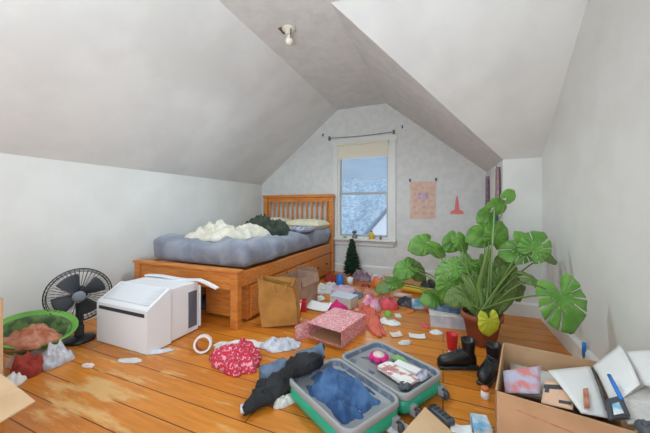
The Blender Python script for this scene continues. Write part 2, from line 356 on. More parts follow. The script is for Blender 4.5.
# outside
ok = thing('neighbouring_house', 'white gable end of a house seen through the lower window pane', 'house', (onY(388, 235, 14).x, 14, -1.2))
hp = onY(392, 205, 14) - ok.location; hq = onY(358, 244, 14) - ok.location
sl = (hp.z - hq.z) / (hp.x - hq.x)
obj('wall', MB().prism([(hq.x - 1.5, 0, -2), (hp.x + 3, 0, -2), (hp.x + 1.5, 0, hp.z + 1.5 * sl), (hq.x - 1.5, 0, hq.z - 1.5 * sl)], (0, 5, 0)), M['snow'], ok)
obj('roof', MB().prism([(hq.x - 1.7, -.3, hq.z - 1.7 * sl), (hp.x + 1.5, -.3, hp.z + 1.5 * sl), (hp.x + 1.5, -.3, hp.z + 1.5 * sl + .14), (hq.x - 1.7, -.3, hq.z - 1.7 * sl + .14)], (0, 5.6, 0)), M['roof'], ok)
random.seed(4)
def hill_pt(a, b):
    x = (a - .5) * 34; y = b * 14
    return (x, y, -5 + b * 9.2 + .5 * nz(x * .5, y * .5, 2) + .22 * nz(x * 2.5, y * 2.5, 5))
p = onY(365, 200, 20)
hs = obj('wooded_hillside', MB().sheet(hill_pt, 160, 60, .3), M['trees'], None, True, (p.x, 20, 0)); hs['kind'] = 'structure'
# ---------------------------------------------------------------- ceiling lampholder
p = fl(289, 28, ZC) if False else at(289, 28, (ZC - H) * FPX / (HZ - 28))
cl = thing('ceiling_light', 'bare bulb in a white porcelain lampholder on the flat ceiling', 'light fixture', (p.x, p.y, ZC))
obj('lampholder', MB().lathe([(.058, -.001), (.06, -.012), (.05, -.02), (.034, -.034), (.03, -.055), (.026, -.058)], 24), M['porc'], cl, True)
obj('bulb', MB().lathe([(.013, -.056), (.014, -.07), (.026, -.09), (.031, -.108), (.027, -.126), (.014, -.137), (.002, -.14)], 20), M['bulb'], cl, True)
obj('pull_chain', MB().tube([(.03, -.02, -.02), (.045, -.05, -.06), (.046, -.052, -.1), (.046, -.05, -.12)], .005, 6), M['brass'], cl)
obj('junction_plate', MB().box(-.085, -.03, -.04, .05, -.008, -.001, bev=.003), M['brass'], cl)
# ---------------------------------------------------------------- bed
BX0, BX1, BY0, BY1 = -2.79, -1.54, 1.86, 4.09
bed = thing('bed_frame', 'orange pine bed frame with slatted headboard along the left wall', 'bed', ((BX0 + BX1) / 2, BY0, 0))
bw = (BX1 - BX0) / 2; bl_ = BY1 - BY0
for sx in (-1, 1):
    obj('leg', MB().box(sx * bw - (.075 if sx > 0 else 0), sx * bw + (0 if sx > 0 else .075), 0, .06, 0, .455, bev=.006), M['oak'], bed)
    obj('headboard_post', MB().box(sx * bw - (.07 if sx > 0 else 0), sx * bw + (0 if sx > 0 else .07), bl_ - .06, bl_, 0, 1.15, bev=.006), M['oak'], bed)
    obj('side_rail', MB().box(sx * bw - (.035 if sx > 0 else -.01), sx * bw + (-.01 if sx > 0 else .035), .06, bl_ - .06, .33, .455, bev=.005), M['oakh'], bed)
obj('footboard', MB().box(-bw + .075, bw - .075, .012, .045, .31, .45, bev=.004).box(-bw - .01, bw + .012, -.012, .068, .456, .482, bev=.006), M['oakh'], bed)
hb = obj('headboard', MB().box(-bw - .015, bw + .015, bl_ - .07, bl_ + .01, 1.15, 1.195, bev=.01).box(-bw + .07, bw - .07, bl_ - .045, bl_ - .015, 1.08, 1.15, bev=.004).box(-bw + .07, bw - .07, bl_ - .045, bl_ - .015, .6, .78, bev=.004), M['oakh'], bed)
ns = 13
for i in range(ns):
    x = -bw + .07 + (i + .5) * (2 * bw - .14) / ns
    obj('headboard_slat', MB().box(x - .014, x + .014, bl_ - .04, bl_ - .02, .78, 1.08, bev=.003), M['oak'], bed)
obj('mattress_base', MB().box(-bw + .04, bw - .04, .07, bl_ - .07, .40, .44), M['oak'], bed)
# drawer chest below, towards the head
dr = obj('under_bed_cabinet', MB().box(bw - .5, bw - .03, .17, bl_ - .08, .02, .325), M['oak'], bed)
for i in range(3):
    y0 = .2 + i * .63; y1 = y0 + .6
    d = obj('drawer', MB().box(bw - .029, bw - .008, y0, y1, .04, .31, bev=.005), M['oakh'], bed)
    for yy in (y0 + .15, y1 - .15):
        obj('knob', MB().lathe([(.006, 0), (.006, .012), (.014, .016), (.014, .024), (.006, .028)], 12, Matrix.Translation((bw - .008, yy, .19)) @ Matrix.Rotation(PI / 2, 4, 'Y')), M['knob'], d)
# dark clutter under the bed
p = V(-1.9, 2.02, 0)
cloth('bundled_clothes', 'dark bundled clothes in the shade under the foot of the bed', 'clothes', M['dgrey'], (-2.32, 2.2, .001), .2, .14, .14, seed=6)
tag(obj('shoe_box', MB().box(-.1, .1, -.1, .1, 0, .11, bev=.004), M['rust'], None, False, (-2.37, 2.55, 0)), 'rust-coloured box in the shade under the bed', 'box')
# mattress: rounded, sheet tucked loosely
def mattress():
    s = MB(); nx, ny = 40, 60; x0, x1, y0, y1 = -bw + .09, bw - .025, .12, bl_ - .08; vs = []
    bm = bmesh.new(); bmesh.ops.create_cube(bm, size=1)
    for v in bm.verts: v.co = Vector(((x0 + x1) / 2 + v.co.x * (x1 - x0), (y0 + y1) / 2 + v.co.y * (y1 - y0), (.57 + v.co.z * .21)))
    bmesh.ops.bevel(bm, geom=bm.edges[:], offset=.07, segments=4, affect='EDGES', profile=.5)
    bmesh.ops.subdivide_edges(bm, edges=[e for e in bm.edges if e.calc_length() > .2], cuts=28, use_grid_fill=True)
    bm.normal_update()
    for v in bm.verts:
        c = v.co; r = (1 - min(1, abs(nz(c.x * 2.6 + c.y + 3, c.y * 2.2 + c.z * 2, 2)) * 4.)) * .05 + (1 - min(1, abs(nz(c.x * 4 + 9, c.y * 5, c.z * 4)) * 3.)) * .022
        if c.z > .5: v.co += v.normal * (r - .022)
        else: v.co += Vector((v.normal.x, v.normal.y, 0)) * (r * .6 - .012)
    bm.verts.index_update(); s.add([v.co.copy() for v in bm.verts], [[v.index for v in f.verts] for f in bm.faces]); bm.free(); return s
mt = tag(obj('mattress', mattress(), M['sheet'], None, True, ((BX0 + BX1) / 2, BY0, 0)), 'mattress under a rumpled grey-blue fitted sheet', 'mattress')
mt.location.z = .0
ZM = .668
cloth('cream_blanket', 'thick cream fleece blanket heaped on the foot of the grey-blue mattress', 'blanket', M['cream'], (-2.1, 2.38, ZM), .37, .27, .2, rot=.6, seed=3, freq=8, rag=.45, fold=.5)
cloth('dark_jacket', 'dark green jacket thrown on the bed between cream blanket and pillows', 'jacket', M['olive'], (-1.97, 2.9, ZM), .31, .24, .27, rot=.3, seed=8, freq=7)
def pillow(lx, ly, h, sd):
    s = MB(); n = 24
    vs = []; 
    for sgn in (1, -1):
        for i in range(n + 1):
            for j in range(n + 1):
                x = i / n * 2 - 1; y = j / n * 2 - 1; k = ((1 - x ** 4) * (1 - y ** 4)) ** .5 if abs(x) < 1 and abs(y) < 1 else 0
                pin = 1 - .07 * (x * x) * (1 - y * y) * 0 - .06 * (1 - abs(x)) * abs(y) ** 3
                vs.append((x * lx * (1 - .05 * (1 - y * y) * abs(x) ** 3), y * ly * (1 - .05 * (1 - x * x) * abs(y) ** 3), h + sgn * k * h * (.92 + .16 * nz(x * 2 + sd, y * 2, sgn))))
    W = n + 1; o = W * W; fs = []
    for i in range(n):
        for j in range(n):
            q = (i * W + j, (i + 1) * W + j, (i + 1) * W + j + 1, i * W + j + 1); fs += [q, tuple(o + k for k in q[::-1])]
    s.add(vs, fs); return s
pl = tag(obj('pillow', pillow(.3, .2, .09, 1), M['pillow'], None, True, (-2.42, 3.7, ZM), .1), 'white and pale yellow pillow against the slatted headboard, nearer the wall', 'pillow')
pl = tag(obj('pillow', pillow(.29, .2, .08, 5), M['pillow'], None, True, (-1.83, 3.72, ZM), -.05), 'white and pale yellow pillow against the slatted headboard, nearer the window', 'pillow')
tag(obj('throw_cushion', pillow(.17, .15, .045, 9), M['patt'], None, True, (-1.72, 3.32, ZM), .2), 'small cushion with a dark blue print beside the pillows', 'cushion')
cloth('white_sheet', 'crumpled off-white sheet bunched behind the dark jacket', 'sheet', M['pillow'], (-2.35, 3.25, ZM), .22, .17, .2, seed=12)
# ---------------------------------------------------------------- air conditioner
AX0, AX1, AY0 = -2.385, -1.835, 1.312
ac = thing('air_conditioner', 'white window air conditioner standing on the floor at the foot of the bed', 'air conditioner', ((AX0 + AX1) / 2, AY0, 0))
aw = (AX1 - AX0) / 2
def prof(s, x0, x1, pts): return s.prism([(x0, y, z) for y, z in pts], (x1 - x0, 0, 0))
body = prof(MB(), -aw, aw, [(0, .006), (.0, .295), (.012, .308), (.17, .405), (.18, .405), (.18, .006)])
obj('front_bezel', body, M['acw'], ac)
obj('grille', prof(MB(), -aw + .03, aw - .03, [(.03, .3195), (.16, .4), (.157, .405), (.027, .3245)]), M['acg'], ac)
obj('outlet_slot', MB().box(-aw + .03, aw - .03, -.003, .003, .25, .274), M['dark'], ac)
obj('casing', MB().box(-aw + .008, aw - .008,   .18, .44, .01, .398, bev=.006), M['acw'], ac)
obj('seam', MB().box(aw - .006, aw + .001, .179, .184, .01, .38), M['acg'], ac)
obj('side_louvre', MB().box(aw - .008, aw - .003, .34, .42, .05, .33), M['greyp'], ac)
obj('accordion_panel', MB().box(-aw - .02, aw + .0, .445, .458, .03, .36), M['acw'], ac)
obj('mounting_rail', MB().sheet(lambda a, b: (-aw + .01 + a * .73, .36 + b * .04 + .06 * a, .41 + .006 * math.sin(a * 9) - .055 * max(0, a - .76) / .24), 24, 2, .012), M['acw'], ac)
obj('power_cord', MB().tube([(-aw - .002, .3, .06), (-aw - .05, .33, .03), (-aw - .1, .36, .006), (-aw - .2, .4, .006), (-aw - .24, .2, .006)], .005, 6), M['acw'], ac, True)
# ---------------------------------------------------------------- fan
fp = V(-2.52, 1.27, 0)
fan = thing('desk_fan', 'black desk fan with round wire cage beside the air conditioner', 'fan', fp, math.atan2(-.47, .88)); fan.scale = (.95, .95, .95)
obj('base', MB().lathe([(.0, .0), (.1, 0), (.104, .012), (.09, .028), (.04, .04), (.03, .05)], 28, Matrix.Scale(1.0, 4)), M['black'], fan, True)
obj('neck', MB().tube([(0, 0, .04), (0, 0, .12), (-.01, 0, .2), (-.02, 0, .29)], [.028, .024, .022, .026], 14), M['black'], fan, True)
obj('control_panel', MB().box(.01, .045, -.03, .03, .045, .13, bev=.008), M['black'], fan)
FZ = .365
RX = Matrix.Translation((0, 0, FZ)) @ Matrix.Rotation(PI / 2, 4, 'Y')
obj('motor_housing', MB().lathe([(.02, -.11), (.045, -.1), (.055, -.06), (.055, -.01), (.03, .0)], 20, RX), M['black'], fan, True)
cg = MB()
for x, r in ((.03, .205), (.0, .19), (.06, .19)):
    cg.tube([(x, math.cos(2 * PI * k / 40) * r, FZ + math.sin(2 * PI * k / 40) * r) for k in range(41)], .0045 if x == .03 else .0028, 6, cap=False)
for k in range(44):
    w_ = 2 * PI * k / 44; c, s_ = math.cos(w_), math.sin(w_)
    cg.tube([(.082, c * .04, FZ + s_ * .04), (.078, c * .12, FZ + s_ * .12), (.055, c * .19, FZ + s_ * .19), (.03, c * .205, FZ + s_ * .205), (-.0, c * .19, FZ + s_ * .19), (-.02, c * .1, FZ + s_ * .1), (-.02, c * .04, FZ + s_ * .04)], .0016, 4)
obj('cage', cg, M['black'], fan)
obj('badge', MB().lathe([(.042, .078), (.042, .088), (.02, .092), (.001, .093)], 20, RX), M['hub'], fan, True)
for k in range(4):
    w_ = 2 * PI * k / 4 + .5
    def bf(a, b, w_=w_):
        r = .03 + a * .135; ww = w_ + (b - .5) * (1.15 - .25 * a); return (.028 + (b - .5) * .05, math.cos(ww) * r, FZ + math.sin(ww) * r)
    obj('blade', MB().sheet(bf, 8, 8, .002), M['blade'], fan, True)
# ---------------------------------------------------------------- left corner pile
tb = thing('storage_tub', 'oval lime green tub tipped towards the room by the left wall', 'tub', (-2.50, 1.0, .0), math.radians(-22))
tilt = Matrix.Translation((-.05, 0, .1)) @ Matrix.Rotation(math.radians(-8), 4, 'X') @ Matrix.Rotation(math.radians(36), 4, 'Y')
def tub(rx, ry, h, th, n=48):
    s = MB(); vs = []; prof_ = [(.78, 0), (.9, h * .5), (1, h), (1.07, h + .004), (1.07, h - .012), (1 - th * 2, h - .001), (.9 - th * 2, h * .5), (.78 - th, .008)]
    for r, z in prof_:
        for k in range(n): w = 2 * PI * k / n; vs.append((r * rx * math.cos(w), r * ry * math.sin(w), z))
    m = len(prof_); fs = [(i * n + k, i * n + (k + 1) % n, (i + 1) * n + (k + 1) % n, (i + 1) * n + k) for i in range(m - 1) for k in range(n)]
    fs += [tuple(range(n))[::-1], tuple(range((m - 1) * n, m * n))]
    return s.add(vs, fs, tilt)
obj('tub_body', tub(.135, .2, .13, .02), M['limeg'], tb, True)
obj('printed_liner', MB().lathe([(.085, .012), (.112, .06), (.122, .11), (.118, .112), (.106, .06), (.08, .016)], 40, tilt @ Matrix.Scale(1.48, 4, (0, 1, 0)) ), M['wicker'], tb, True)
cloth('rust_fabric', 'rust and pink printed fabric spilling over the lime green tub edge', 'fabric', M['rust'], fl(29, 342, .12), .17, .12, .12, seed=21, rot=.3, freq=9)
cloth('pale_pink_fabric', 'pale pink cloth draped below the rust fabric in front of the tub', 'fabric', M['pinkw'], fl(34, 358, .001), .12, .12, .14, seed=22, freq=9)
cloth('brick_red_hat', 'brick red knitted bundle lying at the front of the left pile', 'knitwear', M['brick'], fl(28, 373), .085, .075, .12, seed=23, fold=.3, rag=.1)
cloth('white_plastic_bag', 'crumpled white plastic bag between the green tub and the fan', 'bag', M['clearb'], fl(55, 363), .08, .09, .15, seed=24, freq=12, fold=.6)
cloth('white_tissue', 'flat crumpled white tissue on the boards in front of the red bundle', 'tissue', M['white'], fl(14, 382), .1, .05, .05, seed=25, rot=-.7)
p = onX(25, 312, XL + .02)
tag(obj('yellow_label', MB().box(-.035, .035, -.004, .004, 0, .03, bev=.002), M['yellow'], None, False, fl(58, 352) + V(.02, -.12, .0), .5), 'small yellow tag lying on the floor in front of the plastic bag', 'tag')
# left cardboard box
cb = thing('cardboard_box', 'open cardboard box at the left edge with raised and folded flaps', 'box', (-2.11, .48, 0), math.radians(-2))
th = .005
obj('box_body', MB().box(-.36, .15 , -.2, -.2 + th, 0, .2).box(-.36, .15, .2 - th, .2, 0, .2).box(-.36, -.36 + th, -.2 + th, .2 - th, 0, .2).box(.15 - th, .15, -.2 + th, .2 - th, 0, .2).box(-.36 + th, .15 - th, -.2 + th, .2 - th, 0, th), M['card'], cb)
obj('flap', MB().box(-.35, .145, .195, .2, .202, .56), M['cardi'], cb)
obj('flap', MB().prism([(.15, -.2, .201), (.15, .19, .201), (.56, .165, .2), (.6, -.02, .19), (.45, -.2, .19)], (.0, 0, .005)), M['cardl'], cb)
# ---------------------------------------------------------------- things on the left floor
cloth('red_print_cloth', 'crumpled red and pink printed cloth lying alone on the boards', 'clothing', M['redp'], fl(237, 361), .19, .15, .13, rot=-.2, seed=31, freq=9)
cloth('white_cloth', 'white cloth lying flat behind the crumpled red cloth', 'cloth', M['white'], fl(240, 346), .19, .07, .035, seed=32, rot=.45)
cloth('plastic_wrap', 'grey translucent plastic wrap crumpled right of the red cloth', 'wrap', M['clearb'], fl(281, 346), .15, .09, .06, seed=33, rot=.3, freq=14, fold=.7)
cloth('white_receipt_heap', 'crumpled white paper on the boards in front of the air conditioner', 'paper', M['offw'], fl(130, 361), .08, .03, .012, seed=34, rot=.3)
cloth('pale_wrapper', 'small pale pink wrapper on the boards left of the air conditioner', 'wrapper', M['pinkw'], fl(88, 366), .045, .025, .012, seed=35)
# round tin lid leaning: crescent
p = fl(203, 352)
tr_ = thing('tape_roll', 'white roll of tape standing on edge beside the air conditioner', 'tape', p, math.radians(35))
mx_ = Matrix.Translation((0, 0, .058)) @ Matrix.Rotation(math.radians(78), 4, 'X')
def ring(s, R, r, h, n=36, m=None):
    vs = [(q * math.cos(2 * PI * k / n), q * math.sin(2 * PI * k / n), z) for q, z in ((R, -h), (R, h), (r, h), (r, -h)) for k in range(n)]
    return s.add(vs, [(i * n + k, i * n + (k + 1) % n, ((i + 1) % 4) * n + (k + 1) % n, ((i + 1) % 4) * n + k) for i in range(4) for k in range(n)], m)
obj('tape', ring(MB(), .058, .045, .022, m=mx_), M['white'], tr_)
obj('core', ring(MB(), .0445, .041, .0225, m=mx_), M['rust'], tr_)
# ---------------------------------------------------------------- paper bag, boxes beside the bed
bag = thing('paper_bag', 'brown kraft paper bag slumped open against the side of the bed', 'bag', (-1.265, 2.1, 0), math.radians(18))
s = MB(); tm = Matrix.Rotation(math.radians(-7), 4, 'Y') @ Matrix.Translation((0, 0, .02))
def bagw(lx, ly, h, n=1):
    vs = []; fs = []
    P = []
    base = [(-lx, -ly), (lx, -ly), (lx, 0), (lx, ly), (-lx, ly), (-lx, 0)]
    for q, (z, e, pin) in enumerate(((0, 1, 0), (h * .3, 1.02, .02), (h * .62, 1.04, .03), (h * .85, .98, .035), (h, 1.0, .03))):
        for i, (x, y) in enumerate(base):
            px_ = x * e; py = y * (1 - q * .07)
            if i in (2, 5): px_ -= math.copysign(pin, x)
            P.append(Vector((px_ + .012 * nz(q * 1.3, i, 3), py + .02 * nz(q, i * 2.1, 8), z + (.05 if (q == 4 and i in (0, 4, 5)) else (-.06 if (q == 4 and i in (1, 2)) else 0)))))
    return P
P = bagw(.15, .08, .35); n = 6
I = [Vector((p.x * .975, p.y * .96, p.z + (.006 if k < 6 else 0))) for k, p in enumerate(P)]
vs = P + I; fs = []
for q in range(4):
    for i in range(n):
        a, b, c, d = q * n + i, q * n + (i + 1) % n, (q + 1) * n + (i + 1) % n, (q + 1) * n + i
        fs.append((a, b, c, d)); fs.append((d + 30, c + 30, b + 30, a + 30))
for i in range(n): fs.append((24 + i, 24 + (i + 1) % n, 54 + (i + 1) % n, 54 + i))
fs.append((5, 4, 3, 2, 1, 0)); fs.append((30, 31, 32, 33, 34, 35))
obj('bag_body', s.add(vs, fs, tm), M['kraft'], bag)
obj('handle', MB().tube([(-.05, -.08, .37), (-.055, -.1, .34), (-.03, -.115, .29), (.03, -.115, .29), (.05, -.1, .33), (.05, -.08, .36)], .004, 6), M['kraft'], bag, True)
bag.location.z = .0
def open_box(name, label, loc, rz, lx, ly, h, m, mi, flaps, th=.005):
    t = thing(name, label, 'box', loc, rz)
    obj('box_body', MB().box(-lx, lx, -ly, -ly + th, 0, h).box(-lx, lx, ly - th, ly, 0, h).box(-lx, -lx + th, -ly + th, ly - th, 0, h).box(lx - th, lx, -ly + th, ly - th, 0, h).box(-lx + th, lx - th, -ly + th, ly - th, 0, th), m, t)
    for side, L, ang in flaps:
        ca, sa = math.cos(ang) * L, math.sin(ang) * L
        if side == 'x+': q = [(lx, -ly, h), (lx, ly, h), (lx + ca, ly, h + sa), (lx + ca, -ly, h + sa)]; o = (0, 0, th)
        if side == 'x-': q = [(-lx, -ly, h), (-lx, ly, h), (-lx - ca, ly, h + sa), (-lx - ca, -ly, h + sa)]; o = (0, 0, th)
        if side == 'y+': q = [(-lx, ly, h), (lx, ly, h), (lx, ly + ca, h + sa), (-lx, ly + ca, h + sa)]; o = (0, 0, th)
        if side == 'y-': q = [(-lx, -ly, h), (lx, -ly, h), (lx, -ly - ca, h + sa), (-lx, -ly - ca, h + sa)]; o = (0, 0, th)
        if abs(ca) < .5 * abs(L): o = (th, 0, 0) if side[0] == 'x' else (0, th, 0)
        obj('flap', MB().prism([Vector(k) + Vector((0, 0, .001)) for k in q], o), mi, t)
    return t
bx = open_box('cardboard_box', 'dusty brown cardboard box with a white label beside the bed rail', (-1.36, 2.6, 0), math.radians(-8), .125, .15, .31, M['cardp'], M['cardp'], [('y+', .06, 1.9), ('x+', .08, -1.3)])
obj('shipping_label', MB().box(-.05, .02, -.1515, -.1505, .17, .28), M['white'], bx)
# white and red papers in front of it
def paper(name, label, cat, m, p, lx, ly, rz=0, curl=.02, tilt_=0, seed=0, z=.003, group=None, th=.0015):
    s = MB().sheet(lambda a, b: ((a - .5) * lx, (b - .5) * ly, z + curl * (abs(a - .5) * 2) ** 2 * (.5 + b * .5) + (b) * tilt_ + curl * .3 * (1 + nz(a * 3, b * 3, seed))), 10, 10, th)
    return tag(obj(name, s, m, None, True, p, rz), label, cat, group)
paper('white_envelope', 'large white sheet of paper leaning beside the kraft bag', 'paper', M['white'], fl(291, 312, .0), .2, .16, .3, .02, .12, 1)
paper('white_leaflet', 'white leaflet between the pink floral box and the brown box', 'leaflet', M['white'], fl(318, 309), .26, .12, -.1, .02, .04, 2)
tag(obj('red_carton', MB().box(-.035, .035, -.03, .03, 0, .1, bev=.003).box(-.035, .035, -.004, .004, .1, .115), M['red'], None, False, fl(303, 311), .3), 'small upright red carton behind the pink floral box', 'carton')
# pink floral box
pb = thing('gift_box', 'pink floral gift box on its side, its open dark mouth facing the suitcase', 'box', (-.77, 2.13, 0), math.radians(-12))
ax, ay, hh = .15, .19, .12
obj('box_shell', MB().box(-ax, ax, -ay, ay, hh - .006, hh).box(-ax, -ax + .006, -ay, ay, 0, hh - .006).box(ax - .006, ax, -ay, ay, 0, hh - .006).box(-ax + .006, ax - .006, -ay, ay, 0, .006).box(-ax + .006, ax - .006, ay - .006, ay, .006, hh - .006), M['pinkd'], pb)
obj('inner_lining', MB().box(-ax + .007, ax - .007, -ay + .01, ay - .007, .007, .01).box(-ax + .007, ax - .007, ay - .012, ay - .007, .01, hh - .008), M['cardi'], pb)
obj('lid_flap', MB().prism([(-ax, -ay, hh), (ax, -ay, hh), (ax + .02, -ay - .05, hh + .012), (-ax + .02, -ay - .05, hh + .012)], (0, 0, .004)), M['pinkd'], pb)
obj('side_flap', MB().prism([(-ax, -ay, .0), (-ax, -ay, hh), (-ax - .05, -ay - .1, hh * .9), (-ax - .04, -ay - .1, .0)], (.004, 0, 0)), M['pinkd'], pb)
# ---------------------------------------------------------------- middle heap
Z1 = 0.001
cloth('coral_shirt', 'long coral orange shirt stretched on the floor right of the pink floral box', 'shirt', M['coral'], (-.60, 2.5, .001), .085, .34, .1, rot=.46, seed=41)
cloth('rust_pink_shirt', 'rust and pink garment between the floral box and the coral shirt', 'shirt', M['rust'], fl(359, 316), .05, .15, .07, rot=.5, seed=42)
cloth('magenta_cloth', 'bright magenta cloth behind the far left corner of the pink floral box', 'cloth', M['magenta'], fl(337, 310), .11, .07, .1, seed=43)
cloth('pink_ball_cloth', 'round pink and white bundle beside the cream box', 'cloth', M['pinkp'], fl(371, 309), .1, .1, .13, seed=47, fold=.15, rag=.08)
cloth('red_coral_cushion', 'rounded red-coral cushion right of the pink bundle', 'cushion', M['coralr'], fl(389, 307), .1, .1, .1, seed=45, fold=.2, rag=.12)
b_ = thing('shoe_box', 'cream shoe box with a pale blue lid in the middle heap', 'box', fl(344, 305), math.radians(-12))
obj('box_body', MB().box(-.12, .12, -.08, .08, 0, .085, bev=.003), M['cream'], b_)
obj('lid', MB().box(-.124, .124, -.084, .084, .086, .105, bev=.003), M['paleb'], b_)
cloth('lilac_garment', 'lilac garment spread behind the cream shoe box', 'garment', M['lilac'], fl(338, 291), .26, .16, .07, seed=46)
cloth('white_shirt', 'white shirt on the floor beside the bed drawers', 'shirt', M['offw'], fl(324, 291), .13, .16, .09, seed=47)
cloth('mauve_sock_pile', 'brownish pink garment in front of the little fir tree', 'garment', M['purple'], fl(362, 280) + V(0, 0, 0), .15, .1, .14, seed=48)
cloth('dark_red_cloth', 'dark red cloth lying against the bed drawer', 'cloth', M['brick'], fl(333, 281), .12, .12, .12, seed=49)
cloth('rust_blanket', 'rust coloured blanket strewn behind the coral cushion', 'blanket', M['rust'], fl(366, 292), .24, .12, .06, seed=50)
tag(obj('blue_jar', MB().lathe([(.045, 0), (.05, .01), (.05, .1), (.035, .12), (.035, .14), (.03, .142)], 18), M['blue'], None, True, fl(340, 285)), 'rounded bright blue jar between the bed and the fir tree', 'jar')
tag(obj('white_candle', MB().lathe([(.04, 0), (.042, .08), (.03, .085), (.004, .087), (.003, .1)], 18), M['white'], None, True, fl(350, 284)), 'short white candle right of the blue jar', 'candle')
cloth('orange_toy', 'round orange soft toy in front of the gable wall', 'toy', M['orange'], fl(378, 286), .09, .08, .13, seed=51, fold=.15, rag=.08)
cloth('grey_bag_heap', 'white plastic bag against the gable wall under the window', 'bag', M['clearb'], fl(372, 282) + V(.03, .12, 0), .12, .09, .14, seed=52)
for u, v, m, rx, ry, h, nm, lb in (
    (330, 287, 'offw', .1, .09, .07, 'crumpled_shirt', 'crumpled off-white shirt between bed drawer and lilac garment'),
    (357, 296, 'denimg', .12, .07, .06, 'crumpled_shirt', 'pale grey-blue shirt behind the cream shoe box lid'),
    (383, 299, 'rust', .11, .07, .05, 'crumpled_cloth', 'rust cloth behind the red-coral cushion'),
    (345, 289, 'pinkw', .09, .08, .06, 'crumpled_cloth', 'pale pink cloth just behind the lilac garment'),
    (366, 287, 'brick', .08, .06, .05, 'crumpled_cloth', 'small brick red cloth in front of the mauve garment under the window'),
    (316, 300, 'white', .13, .07, .03, 'crumpled_paper', 'flat crumpled white paper in front of the bed drawers'),
    (349, 330, 'pinkw', .05, .05, .04, 'small_sock', 'pale sock lying between floral box and coral shirt'),
    (424, 302, 'green', .08, .06, .06, 'leafy_scrap', 'pale green cloth left of the dark bottles'),
    (410, 312, 'orange', .06, .03, .02, 'small_wrapper', 'small orange wrapper on the boards by the blue packet'),
    (398, 316, 'offw', .05, .03, .02, 'small_wrapper', 'small off-white wrapper on the boards right of the coral cushion'),
    (405, 343, 'offw', .06, .03, .015, 'small_wrapper', 'thin white wrapper on the boards nearest behind the suitcase'),
    (304, 326, 'rust', .05, .05, .05, 'small_sock', 'rusty sock at the left foot of the floral box'),
    (425, 326, 'coralr', .05, .03, .02, 'small_wrapper', 'red wrapper on the boards left of the white bin'),
    (436, 333, 'white', .05, .04, .02, 'small_tissue', 'white tissue on the boards in front of the white bin'),
    (222, 348, 'offw', .06, .04, .05, 'small_tissue', 'off-white tissue between tape roll and red cloth'),
    (158, 352, 'clearb', .1, .03, .02, 'flat_bag', 'flat clear plastic bag in front of the air conditioner corner'),
    ):
    cloth(nm, lb, nm.split('_')[-1], M[m], fl(u, v), rx, ry, h, rot=u * .7, seed=u * .37, freq=9)
# elongated things by the left side of the plant
def roll(name, label, cat, m, a, b, r, z=0):
    a = a + V(0, 0, r + z); b = b + V(0, 0, r + z)
    return tag(obj(name, MB().tube([a, a + (b - a) * .5, b], [r, r, r], 14), m, None, True), label, cat)
roll('yellow_tube', 'yellow cardboard tube lying left of the big plant', 'tube', M['yellow'], fl(402, 291), fl(434, 296), .04)
roll('pink_tube', 'pale pink rolled paper lying in front of the yellow tube', 'roll', M['pinkw'], fl(394, 297), fl(412, 299), .025)
cloth('dark_shoe_bag', 'dark grey pouch left of the light blue packet', 'pouch', M['dgrey'], fl(408, 305), .1, .08, .09, seed=53)
cloth('woolly_hat', 'black hat behind the yellow tube', 'hat', M['black'], fl(429, 289), .11, .1, .13, seed=54, fold=.15, rag=.08)
tag(obj('blue_packet', MB().box(-.06, .06, -.03, .03, 0, .1, bev=.015), M['sky'], None, True, fl(418, 309), .3), 'light blue packet standing left of the black bottle', 'packet')
def bottle(name, label, m, mc, p, r, h, parent_cap=True):
    t = thing(name, label, 'bottle', p)
    obj('bottle_body', MB().lathe([(r * .9, 0), (r, .01), (r, h * .62), (r * .8, h * .72), (r * .38, h * .8), (r * .36, h * .9)], 18), m, t, True)
    obj('cap', MB().lathe([(r * .42, h * .88), (r * .44, h * .89), (r * .44, h), (r * .3, h * 1.01)], 14), mc, t, True)
    return t
bottle('black_bottle', 'tall black bottle standing left of the plant', M['black'], M['black'], fl(441, 316), .038, .33)
bottle('teal_bottle', 'small dark teal bottle left of the tall black bottle', M['wicker'], M['grey'], fl(436, 303), .03, .16)
cloth('white_flower_cloth', 'white cloth with a green bow on the boards in front of the coral cushion', 'cloth', M['white'], fl(389, 323), .1, .06, .04, seed=56)
cloth('green_bow', 'small green ribbon bow on the white cloth', 'bow', M['limeg'], fl(388, 322) + V(0, 0, .05), .03, .025, .05, seed=57)
paper('white_note', 'small white scrap of paper on the boards behind the open suitcase', 'paper', M['white'], fl(417, 337), .12, .07, .2, .01, 0, 3)
paper('red_packet', 'flat red packet lying left of the black bottle', 'packet', M['red'], fl(432, 313), .12, .05, -.5, .01, .01, 4, th=.01)
paper('pale_scrap', 'pale pink scrap of paper left of the white scrap behind the suitcase', 'paper', M['pinkw'], fl(396, 336), .09, .06, .6, .01, .01, 7)
# white storage container right of the bottle
bn = thing('storage_bin', 'white lidded plastic bin between the black bottle and plant pot', 'bin', fl(449, 327) + V(0, .05, 0), math.radians(6))
obj('bin_body', MB().prism([(-.15, -.08, 0), (.15, -.08, 0), (.15, .08, 0), (-.15, .08, 0)], (0, 0, .09)), M['clearb'], bn)
obj('lid', MB().box(-.16, .16, -.09, .09, .091, .108, bev=.005), M['offw'], bn)
cloth('grey_blue_clothes', 'grey-blue clothes bundled on the white bin lid', 'clothes', M['denimg'], bn.location + V(.0, .03, .109), .11, .06, .07, seed=58)
cup = thing('red_cup', 'red plastic cup standing left of the black boots', 'cup', fl(452, 349))
obj('cup_body', MB().lathe([(.028, 0), (.03, .003), (.04, .105), (.043, .108), (.038, .106), (.027, .006)], 24), M['red'], cup, True)
cloth('white_tissue', 'upright crumpled white tissue between the red cup and black boots', 'tissue', M['white'], fl(450, 360), .03, .03, .06, seed=59)
